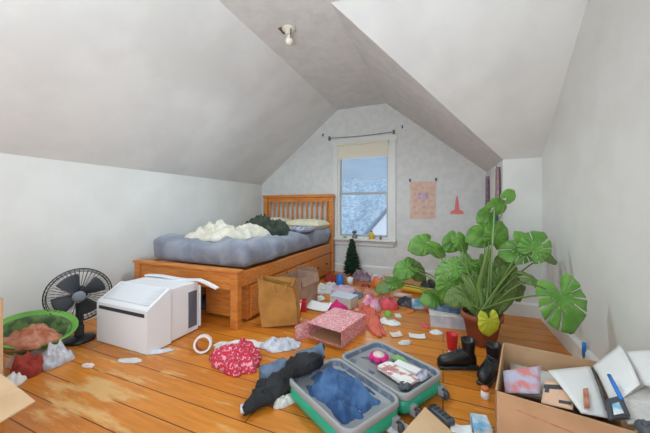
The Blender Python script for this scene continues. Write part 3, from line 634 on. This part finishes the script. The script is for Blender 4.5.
# ---------------------------------------------------------------- boots
def boot(p, rz, label, lean=0):
    t = thing('black_boot', label, 'boot', p, rz, None)
    s = MB(); secs = [(-.055, .03, .07, .0), (-.03, .036, .12, 0), (.0, .036, .1, 0), (.05, .038, .085, 0), (.1, .042, .065, 0), (.15, .036, .05, 0), (.17, .014, .03, 0)]
    n = 16; vs = []
    for x, w_, h_, _ in secs:
        for k in range(n):
            a = 2 * PI * k / n; vs.append((x, math.cos(a) * w_, .022 + max(0, (math.sin(a) * .5 + .5)) * h_))
    m = len(secs); fs = [(i * n + k, i * n + (k + 1) % n, (i + 1) * n + (k + 1) % n, (i + 1) * n + k) for i in range(m - 1) for k in range(n)] + [tuple(range(n))[::-1], tuple(range((m - 1) * n, m * n))]
    s.add(vs, fs); obj('foot', s, M['leather'], t, True)
    sh = MB(); prof_ = [(.038, .07), (.036, .11), (.042, .165), (.044, .178), (.037, .177), (.03, .11)]
    sh.lathe(prof_, 20, Matrix.Translation((-.018 - lean * .2, 0, 0)) @ Matrix.Shear('XY', 4, (lean, 0))); obj('shaft', sh, M['leather'], t, True)
    obj('sole', MB().box(-.06, .168, -.035, .035, 0, .02, bev=.012), M['black'], t, True)
    obj('heel', MB().box(-.068, -.01, -.034, .034, .0, .03, bev=.004), M['black'], t)
    obj('laces', MB().tube([(.03, -.02, .125), (.045, .02, .115), (.05, -.02, .108), (.065, .02, .098), (.07, -.02, .094), (.085, .02, .085)], .004, 6), M['dgrey'], t)
    return t
p = fl(466, 372)
boot(p + V(.0, .05, 0), math.radians(200), 'black leather ankle boot pointing left, nearer the red cup')
boot(fl(489, 376) + V(.02, .02, 0), math.radians(245), 'black leather ankle boot pointing forward, nearer the cardboard box of papers')
# ---------------------------------------------------------------- suitcase
SR = math.radians(-30); sc = thing('suitcase', 'open teal hard-shell suitcase with grey rims lying on the floor', 'suitcase', (-.375, 1.47, 0), SR)
def rrect(lx, ly, r, n=6):
    out = []
    for cx, cy, a0 in ((lx - r, ly - r, 0), (-lx + r, ly - r, 90), (-lx + r, -ly + r, 180), (lx - r, -ly + r, 270)):
        for k in range(n + 1): a = math.radians(a0 + 90 * k / n); out.append((cx + r * math.cos(a), cy + r * math.sin(a)))
    return out
def shell(cy, lx, ly, rings_):       # rings (inset, z)
    vs = []; n = None
    for ins, z in rings_:
        q = rrect(lx - ins, ly - ins, max(.05 - ins * .4, .012)); n = len(q); vs += [(x, y + cy, z) for x, y in q]
    m = len(rings_); fs = [(i * n + k, i * n + (k + 1) % n, (i + 1) * n + (k + 1) % n, (i + 1) * n + k) for i in range(m - 1) for k in range(n)]
    fs += [tuple(range(n))[::-1], tuple(range((m - 1) * n, m * n))]
    return MB().add(vs, fs)
LX, LY = .235, .168
for i, cy in enumerate((-.172, .182)):
    sh_ = obj('shell', shell(cy, LX, LY, [(.03, .0), (.012, .008), (.0, .03), (0, .085), (.006, .085), (.008, .03), (.03, .012)]), M['teal'], sc, True)
    obj('shell_rim', shell(cy, LX + .004, LY + .004, [(.0, .086), (0, .115), (.006, .12), (.02, .12), (.022, .086), (0, .086)]) if 0 else (lambda q: q)(shell(cy, LX + .004, LY + .004, [(.002, .086), (0, .09), (0, .112), (.004, .118), (.012, .118), (.016, .112), (.016, .02), (.05, .016)])), M['rim'], sh_, True)
    obj('lining', shell(cy, LX - .013, LY - .013, [(.03, .018), (.012, .022), (.004, .04), (0, .11), (.003, .11), (.01, .04), (.03, .024)]), M['lining'], sh_, True)
for y in (-.30, -.06, .07, .31):
    wl = obj('wheel', MB().lathe([(.008, -.011), (.022, -.011), (.024, -.006), (.024, .006), (.022, .011), (.008, .011)], 18, Matrix.Translation((LX + .028, y, .026)) @ Matrix.Rotation(PI / 2, 4, 'X')), M['dgrey'], sc, True)
    obj('wheel_bracket', MB().box(LX - .002, LX + .03, y - .018, y - .0125, .018, .05, bev=.003).box(LX - .002, LX + .03, y + .0125, y + .018, .018, .05, bev=.003).box(LX - .002, LX + .02, y - .018, y + .018, .05, .062, bev=.003), M['rim'], wl)
obj('zip_divider', MB().sheet(lambda a, b: ((a - .5) * 2 * (LX - .035), .182 + (b - .5) * 2 * (LY - .035), .082 + .01 * nz(a * 5, b * 5, 3)), 18, 14, .003), M['lining'], sc, True)
obj('hinge', MB().box(-LX + .05, LX - .05, -.003, .012, .07, .085, bev=.003), M['rim'], sc)
smx = Matrix.Translation(sc.location) @ Matrix.Rotation(SR, 4, 'Z')
def insc(x, y, z): return smx @ V(x, y, z)
cloth('denim_shirt', 'blue denim clothes heaped in the near half of the suitcase', 'clothes', M['denim'], insc(-.005, -.17, .04), .208, .142, .14, rot=SR, seed=61, freq=9, rag=.04, sq=6, fold=.45)
# contents of the far half
zt = .098
fl_ = thing('flower_pouch', 'flower-shaped pink and white pouch in the far half of the suitcase', 'pouch', insc(-.09, .2, zt), SR)
s = MB()
for k in range(6): w_ = 2 * PI * k / 6; s.lathe([(.001, .0), (.02, .001), (.024, .012), (.016, .022), (.001, .024)], 12, Matrix.Translation((math.cos(w_) * .038, math.sin(w_) * .038, 0)))
obj('petals', s, M['magenta'], fl_, True)
obj('centre', MB().lathe([(.001, .004), (.036, .006), (.034, .028), (.018, .036), (.001, .038)], 20), M['pinkw'], fl_, True)
def book(name, label, p, rz, lx, ly, h, mc, tilt_=0, cat='book'):
    t = thing(name, label, cat, p, rz)
    obj('cover', MB().box(-lx, lx, -ly, ly, 0, .0025).box(-lx, lx, -ly, ly, h - .0025, h).box(-lx, -lx + .003, -ly, ly, .0025, h - .0025), mc, t)
    obj('pages', MB().box(-lx + .0031, lx - .004, -ly + .004, ly - .004, .0026, h - .0026), M['white'], t)
    return t
book('notebook', 'pink and white printed notebook lying in the far half of the suitcase', insc(.08, .155, zt), SR - .05, .105, .05, .016, M['bookp'], cat='notebook')
book('paperback', 'white-edged paperback behind the printed notebook in the suitcase', insc(.085, .235, zt), SR + .12, .07, .028, .022, M['white'])
cloth('green_packet', 'pale green packet beside the pink flower pouch in the suitcase', 'packet', M['green'], insc(.0, .275, zt), .06, .026, .03, rot=SR, seed=62, fold=.2)
cloth('dark_print_scarf', 'dark printed scarf in the far right corner of the suitcase', 'scarf', M['patt'], insc(.175, .25, zt), .028, .055, .04, rot=SR, seed=63)
cloth('navy_sock', 'small dark sock at the near right corner of the far suitcase half', 'sock', M['dgrey'], insc(.17, .1, zt + .002), .03, .035, .025, rot=SR, seed=64)
# jacket and jeans hanging over the left rim
q0 = insc(-.26, -.06, .13)
a = fl(246, 408, .03); b = fl(266, 398, .04); c = fl(284, 381, .06); d = fl(300, 366, .13); e = fl(314, 366, .17)
jk = thing('black_jacket', 'black jacket trailing from the suitcase rim onto the boards', 'jacket', (a.x, a.y, 0))
lo = V(a.x, a.y, 0)
obj('jacket_body', strand([x - lo for x in (e, d, c, b)], [.055, .085, .07, .045], 3, .6), M['blackc'], jk, True)
obj('sleeve', strand([x - lo for x in (b + V(.01, .01, 0), (a + b) / 2, a)], [.045, .04, .042], 7, .6), M['blackc'], jk, True)
obj('sleeve', strand([x - lo for x in (c, fl(268, 386, .03), fl(254, 388, .03))], [.05, .04, .03], 9, .6), M['blackc'], jk, True)
obj('cuff', MB().tube([a - lo + V(.0, .005, -.002), a - lo + V(-.022, -.012, -.004)], [.03, .028], 14, .6), M['clearb'], jk, True)
a = fl(262, 376, .045); b = fl(285, 368, .05); c = fl(305, 358, .09); d = fl(321, 353, .1)
tag(obj('rolled_jeans', strand([a, b, c, d], [.05, .055, .05, .04], 12, .7), M['denimg'], None, True), 'rolled grey-blue jeans behind the black jacket at the suitcase corner', 'jeans')
cloth('white_sock', 'white sock between the black jacket and the suitcase side', 'sock', M['offw'], fl(285, 403), .035, .07, .05, rot=-.6, seed=66)
# ---------------------------------------------------------------- bottom edge things
cf = thing('cardboard_sheet', 'piece of tan cardboard leaning up in front of the suitcase wheels', 'cardboard', fl(430, 440), math.radians(20))
p0, p1, p2, p3 = [x - cf.location for x in (fl(402, 433, .14), fl(425, 407, .12), fl(462, 440, .06), fl(420, 480, .02))]
Rm = Matrix.Rotation(-math.radians(20), 4, 'Z')
obj('sheet', MB().prism([Rm @ x for x in (p0, p1, p2, p3)], (0, 0, -.005)), M['cardl'], cf)
cs = thing('glasses_case', 'dark grey ribbed glasses case on the boards near the suitcase wheel', 'case', fl(441, 419), math.radians(-42))
obj('case_body', MB().box(-.065, .065, -.028, .028, 0, .035, bev=.016, seg=4), M['dgrey'], cs, True)
for k in range(5): obj('rib', MB().tube([(-.045 + k * .022, -.026, .022), (-.045 + k * .022, -.014, .0355), (-.045 + k * .022, .014, .0355), (-.045 + k * .022, .026, .022)], .002, 6), M['black'], cs)
cloth('white_plastic_scrap', 'white crumpled plastic at the near corner of the suitcase', 'plastic', M['clearb'], fl(396, 428), .05, .05, .05, seed=71)
tag(obj('blue_carton', MB().box(-.035, .035, -.045, .045, 0, .05, bev=.003), M['sky'], None, False, fl(481, 432), .15), 'small sky blue and white carton on the floor left of the big cardboard box', 'carton')
paper('folded_paper', 'white folded paper on the floor at the bottom edge beside the blue carton', 'paper', M['white'], fl(461, 431), .09, .06, .1, .01, 0, 5)
pb_ = thing('pill_bottle', 'small white bottle with orange cap standing by the boots', 'bottle', fl(485, 398))
obj('bottle_body', MB().lathe([(.018, 0), (.02, .003), (.02, .035), (.015, .04), (.014, .042)], 18), M['white'], pb_, True)
obj('cap', MB().lathe([(.018, .041), (.018, .056), (.016, .058)], 18), M['orange'], pb_, True)
# ---------------------------------------------------------------- big cardboard box lower right
q = [fl(503, 342, .3), fl(495, 391, .3), fl(640, 434, .3), fl(600, 362, .3)]
big = thing('cardboard_box', 'big open cardboard box full of papers in the lower right corner', 'box', ((q[0].x + q[2].x) / 2, (q[0].y + q[2].y) / 2, 0))
o_ = big.location; L4 = [V(x.x - o_.x, x.y - o_.y, 0) for x in q]
L4[0].z = L4[1].z = L4[2].z = L4[3].z = 0
s = MB()
def wallq(s, a, b, z0, z1, n, th=.006):
    s.prism([V(a.x, a.y, z0), V(b.x, b.y, z0), V(b.x, b.y, z1), V(a.x, a.y, z1)], n * th)
cen = V(0, 0, 0)
for i in range(4):
    a_, b_ = L4[i], L4[(i + 1) % 4]; n_ = -((a_ + b_) / 2).normalized(); wallq(s, a_, b_, 0, .3, n_)
s.prism([x for x in L4], (0, 0, .006))
obj('box_body', s, M['card'], big)
d_ = L4[2] - L4[1]; nn = Vector((d_.y, -d_.x, 0)).normalized()
if nn.y > 0: nn = -nn
obj('tape_seam', MB().prism([L4[1] + d_ * .18 + V(0, 0, .255), L4[1] + d_ * .7 + V(0, 0, .235), L4[1] + d_ * .7 + V(0, 0, .232), L4[1] + d_ * .18 + V(0, 0, .252)], nn * .0015), M['rust'], big)
def lp(k, h=0): return V(k.x - o_.x, k.y - o_.y, h)
# papers in the box: each lies/leans at its own height
def slab(name, label, cat, m, pts, zs, th=.003, parent=None, curl=0):
    P = [fl(u, v, z) for (u, v), z in zip(pts, zs)]
    c = sum(P, Vector()) / 4
    s = MB().sheet(lambda a, b: (P[0] * (1 - a) * (1 - b) + P[1] * a * (1 - b) + P[2] * a * b + P[3] * (1 - a) * b) - c + V(0, 0, curl * (math.sin(a * PI))), 10, 6, th)
    o = obj(name, s, m, parent, True, c)
    if not parent: tag(o, label, cat)
    return o
slab('folded_newspaper', 'stack of white newspaper bedding the big box under the magazine', 'paper', M['offw'], [(515, 392), (508, 356), (588, 368), (628, 416)], [.2, .19, .19, .2], .02)
slab('magazine', 'glossy blue and red magazine at the left end of the big box', 'magazine', M['mag'], [(505, 393), (503, 371), (541, 366), (540, 394)], [.235, .275, .265, .235], .006)
slab('peach_card', 'peach coloured card with dark marks in the middle of the big box', 'card', M['peach'], [(541, 403), (545, 381), (574, 381), (573, 410)], [.24, .25, .255, .25], .004)
pc = bpy.data.objects['peach_card']
def on_card(x0, y0, x1, y1):
    P = [fl(u, v, z) for (u, v), z in zip([(541, 403), (545, 381), (574, 381), (573, 410)], [.24, .25, .255, .25])]; c = sum(P, Vector()) / 4
    g_ = lambda a, b: (P[0] * (1 - a) * (1 - b) + P[1] * a * (1 - b) + P[2] * a * b + P[3] * (1 - a) * b) - c + V(0, 0, .0022)
    return MB().prism([g_(x0, y0), g_(x1, y0), g_(x1, y1), g_(x0, y1)], (0, 0, .001))
s = on_card(.62, .0, .8, .75); t_ = on_card(.45, .05, .62, .2); s.add(t_.v, t_.f); obj('dark_print', on_card(.12, .55, .22, .95), M['dgrey'], pc)
obj('dark_print', s, M['dgrey'], pc)
slab('white_folder', 'long white folder across the box right of the peach card', 'folder', M['white'], [(581, 413), (548, 371), (592, 366), (608, 418)], [.262, .266, .27, .266], .005, curl=.006)
slab('paper_strip', 'tan strip lying on the white folder', 'strip', M['rust'], [(584, 408), (583, 389), (588, 388), (590, 408)], [.278, .284, .284, .278], .002)
slab('open_notebook', 'large white sheets fanned up out of the box against the wall side', 'paper', M['white'], [(612, 406), (593, 366), (620, 345), (640, 384)], [.29, .31, .40, .36], .004, curl=.01)
slab('white_envelope', 'white envelope standing up at the right picture edge behind the sheets', 'envelope', M['white'], [(640, 384), (622, 352), (650, 350), (672, 392)], [.34, .37, .42, .38], .004, curl=.012)
slab('large_envelope', 'big white envelope lying lowest at the right rim of the box', 'envelope', M['offw'], [(628, 424), (618, 402), (660, 378), (690, 420)], [.3, .31, .33, .31], .006)
a, b = fl(609, 375, .36), fl(622, 400, .33)
tag(obj('blue_marker', MB().tube([a, a + (b - a) * .3, a + (b - a) * .95, b], [.006, .007, .007, .004], 12), M['blue'], None, True), 'bright blue marker lying on the white sheets in the box', 'marker')
a, b, c = fl(592, 368, .33), fl(600, 388, .315), fl(607, 410, .31)
tag(obj('spiral_binding', MB().tube([a, b, c], .004, 8), M['dgrey'], None, True), 'dark grey cord along the left edge of the white sheets', 'cord')
cal = slab('calculator', 'dark grey calculator with pale screen wedged at the near rim of the box', 'calculator', M['dgrey'], [(609, 419), (606, 401), (621, 397), (630, 417)], [.315, .325, .325, .315], .016)
slab('screen', '', '', M['sky'], [(614, 415), (612, 404), (619, 402), (624, 413)], [.331, .338, .338, .331], .002)
so_ = bpy.data.objects['screen']; del so_['label'], so_['category']; so_.location = so_.location - cal.location; so_.parent = cal
cloth('grey_mouse', 'dark grey rounded object at the very corner of the box right edge', 'mouse', M['dgrey'], fl(648, 432, .325) , .03, .03, .03, seed=77, fold=.1, rag=.05)
# blue pen standing against the right wall
p = onX(582, 356, XR - .03)
bp_ = thing('blue_toothbrush', 'bright blue handle sticking up against the right wall behind the box', 'brush', (p.x, p.y, 0))
obj('rod', MB().tube([(0, 0, 0), (.006, 0, p.z - .02), (.008, 0, p.z)], [.006, .005, .005], 8), M['grey'], bp_, True)
obj('handle', MB().tube([(.008, 0, p.z + .001), (.01, 0, p.z + .05), (.01, 0, p.z + .085)], [.008, .011, .009], 10), M['blue'], bp_, True)
# ---------------------------------------------------------------- plant
PP = fl(484, 350) + V(0, .12, 0); PP.z = 0
pt = thing('monstera_plant', 'large monstera with split leaves in a terracotta pot by the alcove', 'plant', PP)
obj('pot', MB().lathe([(.085, 0), (.09, .005), (.125, .18), (.138, .182), (.142, .225), (.13, .226), (.125, .2), (.12, .19)], 32), M['terra'], pt, True)
obj('soil', MB().lathe([(.001, .2), (.06, .204), (.118, .201), (.118, .198), (.001, .19)], 24), M['soil'], pt, True)
def leaf_mb(size, slits=True, bend=.25, fold=.12, seed=0, long=1.0, narrow=1.):
    """monstera leaf: petiole joint at the origin, tip towards +x, face up +z"""
    vs = []; fs = []; nr_, na = 9, 72
    idx = {}
    for k in range(na + 1):
        ph = -PI * .93 + 2 * PI * .93 * k / na; ap = abs(ph)
        R = (1.0 - .46 * min(1, ap / (PI / 2)) ** .8 if ap < PI / 2 else .54 + .05 * math.sin((ap - PI / 2) * 2.1)) * size * (1 + .03 * nz(k * .5, seed))
        if ap > PI * .8: R *= 1 - (ap - PI * .8) / (PI * .13) * .45
        for r in range(nr_ + 1):
            q_ = r / nr_; x = math.cos(ph) * R * q_ * long; y = math.sin(ph) * R * q_ * narrow
            z = -bend * (x * x + y * y * .8) / size - fold * abs(y) * 0 + fold * abs(y) * (1 - q_) + .02 * size * math.sin(k * .9) * q_
            idx[k, r] = len(vs); vs.append(Vector((x, y, z)))
    for k in range(na):
        ph = (-PI * .93 + 2 * PI * .93 * (k + .5) / na); ap = abs(ph)
        slit = slits and (k % 6 == 2) and .28 < ap < 2.5
        for r in range(nr_):
            if slit and r >= 4: continue
            if slits and (k % 6 == 5) and r == 3 and ap < 1.8: continue
            fs.append((idx[k, r], idx[k, r + 1], idx[k + 1, r + 1], idx[k + 1, r]))
    n = len(vs); top = list(vs); th_ = .0012
    vs2 = [v + V(0, 0, -th_) for v in top]
    edges = {}
    for f_ in fs:
        for i in range(4):
            a, b = f_[i], f_[(i + 1) % 4]; edges[(a, b)] = edges.get((a, b), 0) + 1
    allf = list(fs) + [tuple(n + i for i in f_[::-1]) for f_ in fs]
    for (a, b) in list(edges):
        if (b, a) not in edges: allf.append((b, a, a + n, b + n))
    return MB().add(top + vs2, allf)
def add_leaf(u, v, t, r, ang, m='leaf', tiltup=.5, slits=True, root=None, bend=.25, yaw=0., long=1., plant=None, narrow=1.):
    size = r * 1.45 * t / FPX; plant = plant or pt
    tip = (Rv * math.cos(ang) + Zv * math.sin(ang)).normalized()
    nrm = (-Fv * math.cos(tiltup) + Zv * math.sin(tiltup) + Rv * yaw).normalized(); nrm = (nrm - tip * nrm.dot(tip) * .6).normalized()
    tip = (tip - nrm * tip.dot(nrm)).normalized(); side = nrm.cross(tip)
    c = at(u, v, t) - tip * size * .28 - Vector(plant.location)
    mx = Matrix(((tip.x, side.x, nrm.x, c.x), (tip.y, side.y, nrm.y, c.y), (tip.z, side.z, nrm.z, c.z), (0, 0, 0, 1)))
    lf = leaf_mb(size, slits, bend, seed=u, long=long, narrow=narrow); 
    o = obj('leaf', MB().add(lf.v, lf.f, mx), M[m], plant, True)
    a = Vector(root) if root else Vector((random.uniform(-.05, .05), random.uniform(-.05, .05), .2))
    c2 = c - nrm * .002
    mid = a.lerp(c2, .55) + Vector((0, 0, .10 * (c2 - a).length + .02))
    pts = [a * (1 - k / 10) ** 2 + mid * 2 * (k / 10) * (1 - k / 10) + c2 * (k / 10) ** 2 for k in range(11)]
    obj('stem', MB().tube(pts, [.009 - .005 * k / 10 for k in range(11)], 7), M['stem'], plant, True)
    return o
random.seed(11); D = math.radians
L = [(421, 245, 2.55, 13, D(200), 'leaf', .5), (438, 250, 2.5, 10, D(-30), 'leaf', .6), (452, 243, 2.5, 11, D(230), 'leaf', .4), (462, 243, 2.4, 10, D(-60), 'leafb', .5),
     (480, 236, 2.35, 14, D(200), 'leaf', .4), (498, 233, 2.3, 14, D(60), 'leaf', .3), (510, 195, 2.2, 8, D(40), 'leafb', .2), (499, 205, 2.3, 10, D(30), 'leaf', .3), (486, 216, 2.4, 10, D(220), 'leaf', .4),
     (516, 251, 2.15, 16, D(190), 'leafb', .6), (538, 244, 2.0, 17, D(50), 'leafb', .5), (524, 240, 2.1, 11, D(120), 'leafb', .5), (549, 257, 2.15, 9, D(-20), 'leafd', .8),
     (404, 270, 2.7, 12, D(210), 'leaf', .6), (416, 270, 2.75, 12, D(-40), 'leafd', .6), (385, 286, 2.9, 9, D(200), 'leafd', .9), (396, 282, 2.9, 9, D(10), 'leaf', .9),
     (451, 274, 2.3, 17, D(215), 'leafb', .5), (447, 288, 2.25, 13, D(250), 'leaf', .4), (467, 270, 2.3, 15, D(240), 'leaf', .4), (484, 273, 2.3, 15, D(-70), 'leafd', .4),
     (478, 294, 2.2, 17, D(250), 'leafd', .3), (502, 290, 2.15, 20, D(-80), 'leafd', .3), (514, 284, 2.2, 17, D(-60), 'leafd', .3), (460, 296, 2.2, 13, D(200), 'leafd', .5), (490, 304, 2.1, 13, D(250), 'leafd', .4),
     (431, 298, 2.5, 11, D(190), 'leaf', .7), (505, 266, 2.3, 13, D(60), 'leafd', .4)]
for l in L:
    add_leaf(*l, slits=l[3] > 14, long=1.0 if l[5] != 'leafd' else 1.15)
add_leaf(566, 307, 1.56, 28, D(-75), 'leafb', .35, True, bend=.2, yaw=-.1)
for l in ((500, 286, 2.15, 19, D(80), 'leafd', .3), (512, 288, 2.12, 17, D(65), 'leafd', .3), (488, 286, 2.15, 19, D(95), 'leafd', .2), (474, 290, 2.12, 18, D(115), 'leafd', .3), (505, 300, 2.1, 15, D(50), 'leafd', .5), (466, 302, 2.1, 13, D(140), 'leafd', .5)):
    add_leaf(*l, slits=False, narrow=.4)
add_leaf(536, 281, 1.95, 13, D(-35), 'leafd', 1.1, False, long=1.3)
add_leaf(490, 325, 1.9, 13, D(-85), 'leafy', .2, False, bend=.3)
# thick woody stem and moss pole
obj('main_stem', MB().tube([(0, 0, .19), (.0, .0, .3), (-.02, .01, .42), (.01, .0, .55), (.04, .0, .7)], [.022, .02, .017, .014, .01], 10), M['stem'], pt, True)
obj('stake', MB().tube([(.05, .03, .19), (.07, .05, .6), (.09, .06, .98)], [.005, .005, .004], 8), M['green'], pt, True)
# ---------------------------------------------------------------- little fir tree
tp = fl(352, 277)
ft = thing('small_fir_tree', 'small dark green artificial fir tree on the floor below the window', 'tree', tp)
obj('trunk', MB().tube([(0, 0, 0), (0, 0, .2), (0, 0, .5)], [.015, .012, .004], 8), M['rust'], ft)
obj('stand', MB().lathe([(.001, 0), (.06, 0), (.06, .012), (.02, .03), (.014, .035)], 16), M['rust'], ft, True)
s = MB(); random.seed(3)
for i in range(520):
    z = .06 + .46 * (i / 520) ** .9; R = .135 * (1 - (z - .06) / .5) ** .75 + .008; w_ = i * 2.39996; L_ = R * random.uniform(.8, 1.1)
    a = V(0, 0, z + .01); b = V(math.cos(w_) * L_, math.sin(w_) * L_, z + random.uniform(-.02, .03))
    s.tube([a, a.lerp(b, .6), b], [.008, .014, .002], 4)
obj('branches', s, M['fir'], ft)
# ---------------------------------------------------------------- window sill objects
SZ = wz0 + .0005
def sill(u): return V(onY(u, 235, YG - .05).x, YG - .05, SZ)
lt = thing('small_lantern', 'dark grey lantern-shaped jar on the window sill above the fir tree', 'jar', sill(354.5))
obj('jar_body', MB().lathe([(.03, 0), (.036, .01), (.036, .05), (.022, .06), (.02, .08)], 18), M['grey'], lt, True)
obj('jar_lid', MB().lathe([(.034, .081), (.036, .09), (.03, .11), (.008, .118)], 18), M['dgrey'], lt, True)
bottle('yellow_bottle', 'round yellow bottle with dark cap on the window sill', M['yellow'], M['dgrey'], sill(371.5), .04, .12)
tag(obj('small_vial', MB().lathe([(.016, 0), (.018, .01), (.018, .03), (.01, .04), (.01, .05)], 14), M['purple'], None, True, sill(380.5)), 'tiny mauve pot right of the yellow bottle on the sill', 'pot')
tag(obj('ceramic_dish', MB().lathe([(.018, 0), (.022, .006), (.034, .02), (.031, .021), (.016, .008)], 18), M['green'], None, True, sill(345)), 'small green dish at the left end of the window sill', 'dish')
# ---------------------------------------------------------------- pictures on the gable wall
a, b = onY(410, 182, YG), onY(436, 219, YG)
ps = thing('wall_poster', 'pale pink paper poster held by clips right of the window', 'poster', ((a.x + b.x) / 2, YG, b.z))
pw, ph_ = (b.x - a.x) / 2, a.z - b.z
obj('poster_sheet', MB().sheet(lambda u, v: ((u - .5) * 2 * pw, -.004 - .003 * math.sin(v * 6), v * ph_), 4, 10, .0015), M['poster'], ps)
s = MB(); random.seed(5)
for r in range(5):
    for c_ in range(3):
        x = -pw * .7 + c_ * pw * .62; z = ph_ * (.12 + r * .17); w1 = random.uniform(.025, .06)
        s.box(x, x + w1, -.0095, -.0088, z, z + random.uniform(.012, .035))
obj('printed_drawing', s, M['posteri'], ps)
s = MB(); s.box(-pw * .35, pw * .4, -.0097, -.009, ph_ * .52, ph_ * .7); obj('printed_panel', s, M['posterr'] if 0 else M['lilac'], ps)
for x in (-pw, pw):
    obj('clip', MB().box(x - .012, x + .012, -.016, -.001, ph_ + .002, ph_ + .045, bev=.003), M['dgrey'], ps)
p = onY(457, 214, YG)
rd = thing('red_paper_decoration', 'small red cone-shaped paper decoration taped right of the poster', 'decoration', (p.x, YG, p.z))
obj('brim', MB().prism([(-.08, -.006, 0), (.08, -.006, 0), (.075, -.006, .035), (.03, -.006, .06), (-.03, -.006, .06), (-.075, -.006, .035)], (0, .004, 0)), M['posterr'], rd)
obj('cone', MB().prism([(-.028, -.008, .06), (.028, -.008, .06), (.02, -.008, .16), (.006, -.008, .24), (-.006, -.008, .24), (-.02, -.008, .16)], (0, .005, 0)), M['posterr'], rd)
# scarves on the knee wall
def scarf(name, label, m, Y, z1, z0, wd, sd):
    t = thing(name, label, 'scarf', (XK, Y, z1))
    obj('fabric', MB().sheet(lambda a, b: (-.022 + .014 * math.sin(a * 14 + sd), (a - .5) * wd * (.5 + .5 * b), -b * (z1 - z0)), 20, 14, .004), m, t, True)
    obj('hook', MB().tube([(-.001, 0, .01), (-.03, 0, .008), (-.035, 0, .025)], .005, 6), M['metal'], t)
scarf('hanging_scarf', 'dark purple scarf hanging in the far corner of the right wall', M['purple'], 3.98, 1.36, .85, .16, 1)
scarf('hanging_scarf', 'mauve scarf hanging nearest the alcove edge', M['mauve'], 3.24, 1.38, 1.0, .14, 3)
scarf('hanging_scarf', 'blue scarf hanging low behind the plant leaves', M['bluec'], 3.36, .99, .6, .08, 5)
for o in list(bpy.data.objects):
    k = o.name.split('.')[0]
    gname = {'pillow': 'pillows at the headboard', 'black_boot': 'pair of black boots', 'hanging_scarf': 'scarves on the knee wall', 'wall_hook': 'hooks beside the window top',
             'small_wrapper': 'small wrappers strewn on the boards', 'small_tissue': 'tissues strewn on the boards', 'crumpled_cloth': 'crumpled cloths in the middle heap', 'crumpled_shirt': 'crumpled shirts in the middle heap', 'small_sock': 'socks strewn by the floral box'}.get(k)
    if gname and o.parent is None: o['group'] = gname
# ---------------------------------------------------------------- camera, light
cam = bpy.data.cameras.new('camera'); co = bpy.data.objects.new('camera', cam); C.objects.link(co)
cam.sensor_width = 36; cam.lens = FPX / 650 * 36; cam.shift_y = -9.5 / 650; cam.clip_start = .02
co.location = EYE; co.rotation_euler = (PI / 2, 0, YAW)
bpy.context.scene.camera = co
W = bpy.data.worlds.new('world'); bpy.context.scene.world = W; W.use_nodes = True
nt = W.node_tree; bg = nt.nodes['Background']
tc = nt.nodes.new('ShaderNodeTexCoord'); mp = nt.nodes.new('ShaderNodeMapping'); mp.inputs['Scale'].default_value = (1, 1, 3.5)
ns_ = nt.nodes.new('ShaderNodeTexNoise'); ns_.inputs['Scale'].default_value = 4; ns_.inputs['Detail'].default_value = 5
rp = nt.nodes.new('ShaderNodeValToRGB'); rp.color_ramp.elements[0].position = .4; rp.color_ramp.elements[1].position = .72
rp.color_ramp.elements[0].color = lin((150, 184, 216)); rp.color_ramp.elements[1].color = lin((196, 214, 230))
nt.links.new(tc.outputs['Generated'], mp.inputs[0]); nt.links.new(mp.outputs[0], ns_.inputs['Vector']); nt.links.new(ns_.outputs[0], rp.inputs[0]); nt.links.new(rp.outputs[0], bg.inputs[0])
bg.inputs[1].default_value = .92
def area(name, loc, rot, sx, sy, power, col):
    l = bpy.data.lights.new(name, 'AREA'); l.shape = 'RECTANGLE'; l.size = sx; l.size_y = sy; l.energy = power; l.color = col
    o = bpy.data.objects.new(name, l); C.objects.link(o); o.location = loc; o.rotation_euler = rot; return o
area('rear_fill_light', ((bx0 + bx1) / 2, YB - .06, (bz0 + bz1) / 2), (PI / 2, 0, 0), bx1 - bx0, bz1 - bz0, 46, (.80, .92, 1))  # fill lamp set in the added rear opening
area('side_fill_light', (XR + .05, (ry0 + ry1) / 2, (rz0 + rz1) / 2), (PI / 2, 0, PI / 2), ry1 - ry0, rz1 - rz0, 24, (.80, .92, 1))  # fill lamp in an unseen opening, added to brighten the left slope
sl_ = bpy.data.lights.new('flash_bounced_off_ceiling', 'SPOT'); sl_.energy = 105; sl_.spot_size = math.radians(172); sl_.spot_blend = .9; sl_.shadow_soft_size = .12; sl_.color = (.74, .91, 1)
sp_ = bpy.data.objects.new('flash_bounced_off_ceiling', sl_); C.objects.link(sp_); sp_.location = (-.4, -.15, 1.15); sp_.rotation_euler = Vector((-.25, .3, 1)).to_track_quat('-Z', 'Y').to_euler()
area('gable_window_daylight', ((wx0 + wx1) / 2, YG + .2, 1.25), (-PI / 2, 0, 0), wx1 - wx0, 1.3, 8, (.85, .93, 1))
bl2 = bpy.data.lights.new('far_end_fill_spot', 'SPOT'); bl2.energy = 68; bl2.spot_size = math.radians(168); bl2.spot_blend = .6; bl2.shadow_soft_size = .12; bl2.color = (.8, .93, 1)  # added spot brightening the far end; the bulb above is unlit
bo2 = bpy.data.objects.new('far_end_fill_spot', bl2); C.objects.link(bo2); bo2.location = (cl.location.x, cl.location.y, ZC - .27)
su = bpy.data.lights.new('sun', 'SUN'); su.energy = 3.6; su.angle = .03; su.color = (1, .97, .93)
so2 = bpy.data.objects.new('sun', su); C.objects.link(so2); so2.rotation_euler = Vector((-.6, .55, -.9)).to_track_quat('-Z', 'Y').to_euler()
vs_ = bpy.context.scene.view_settings
vs_.view_transform = 'Standard'; vs_.look = 'None'; vs_.gamma = 1; vs_.use_curve_mapping = False; vs_.exposure = -.06
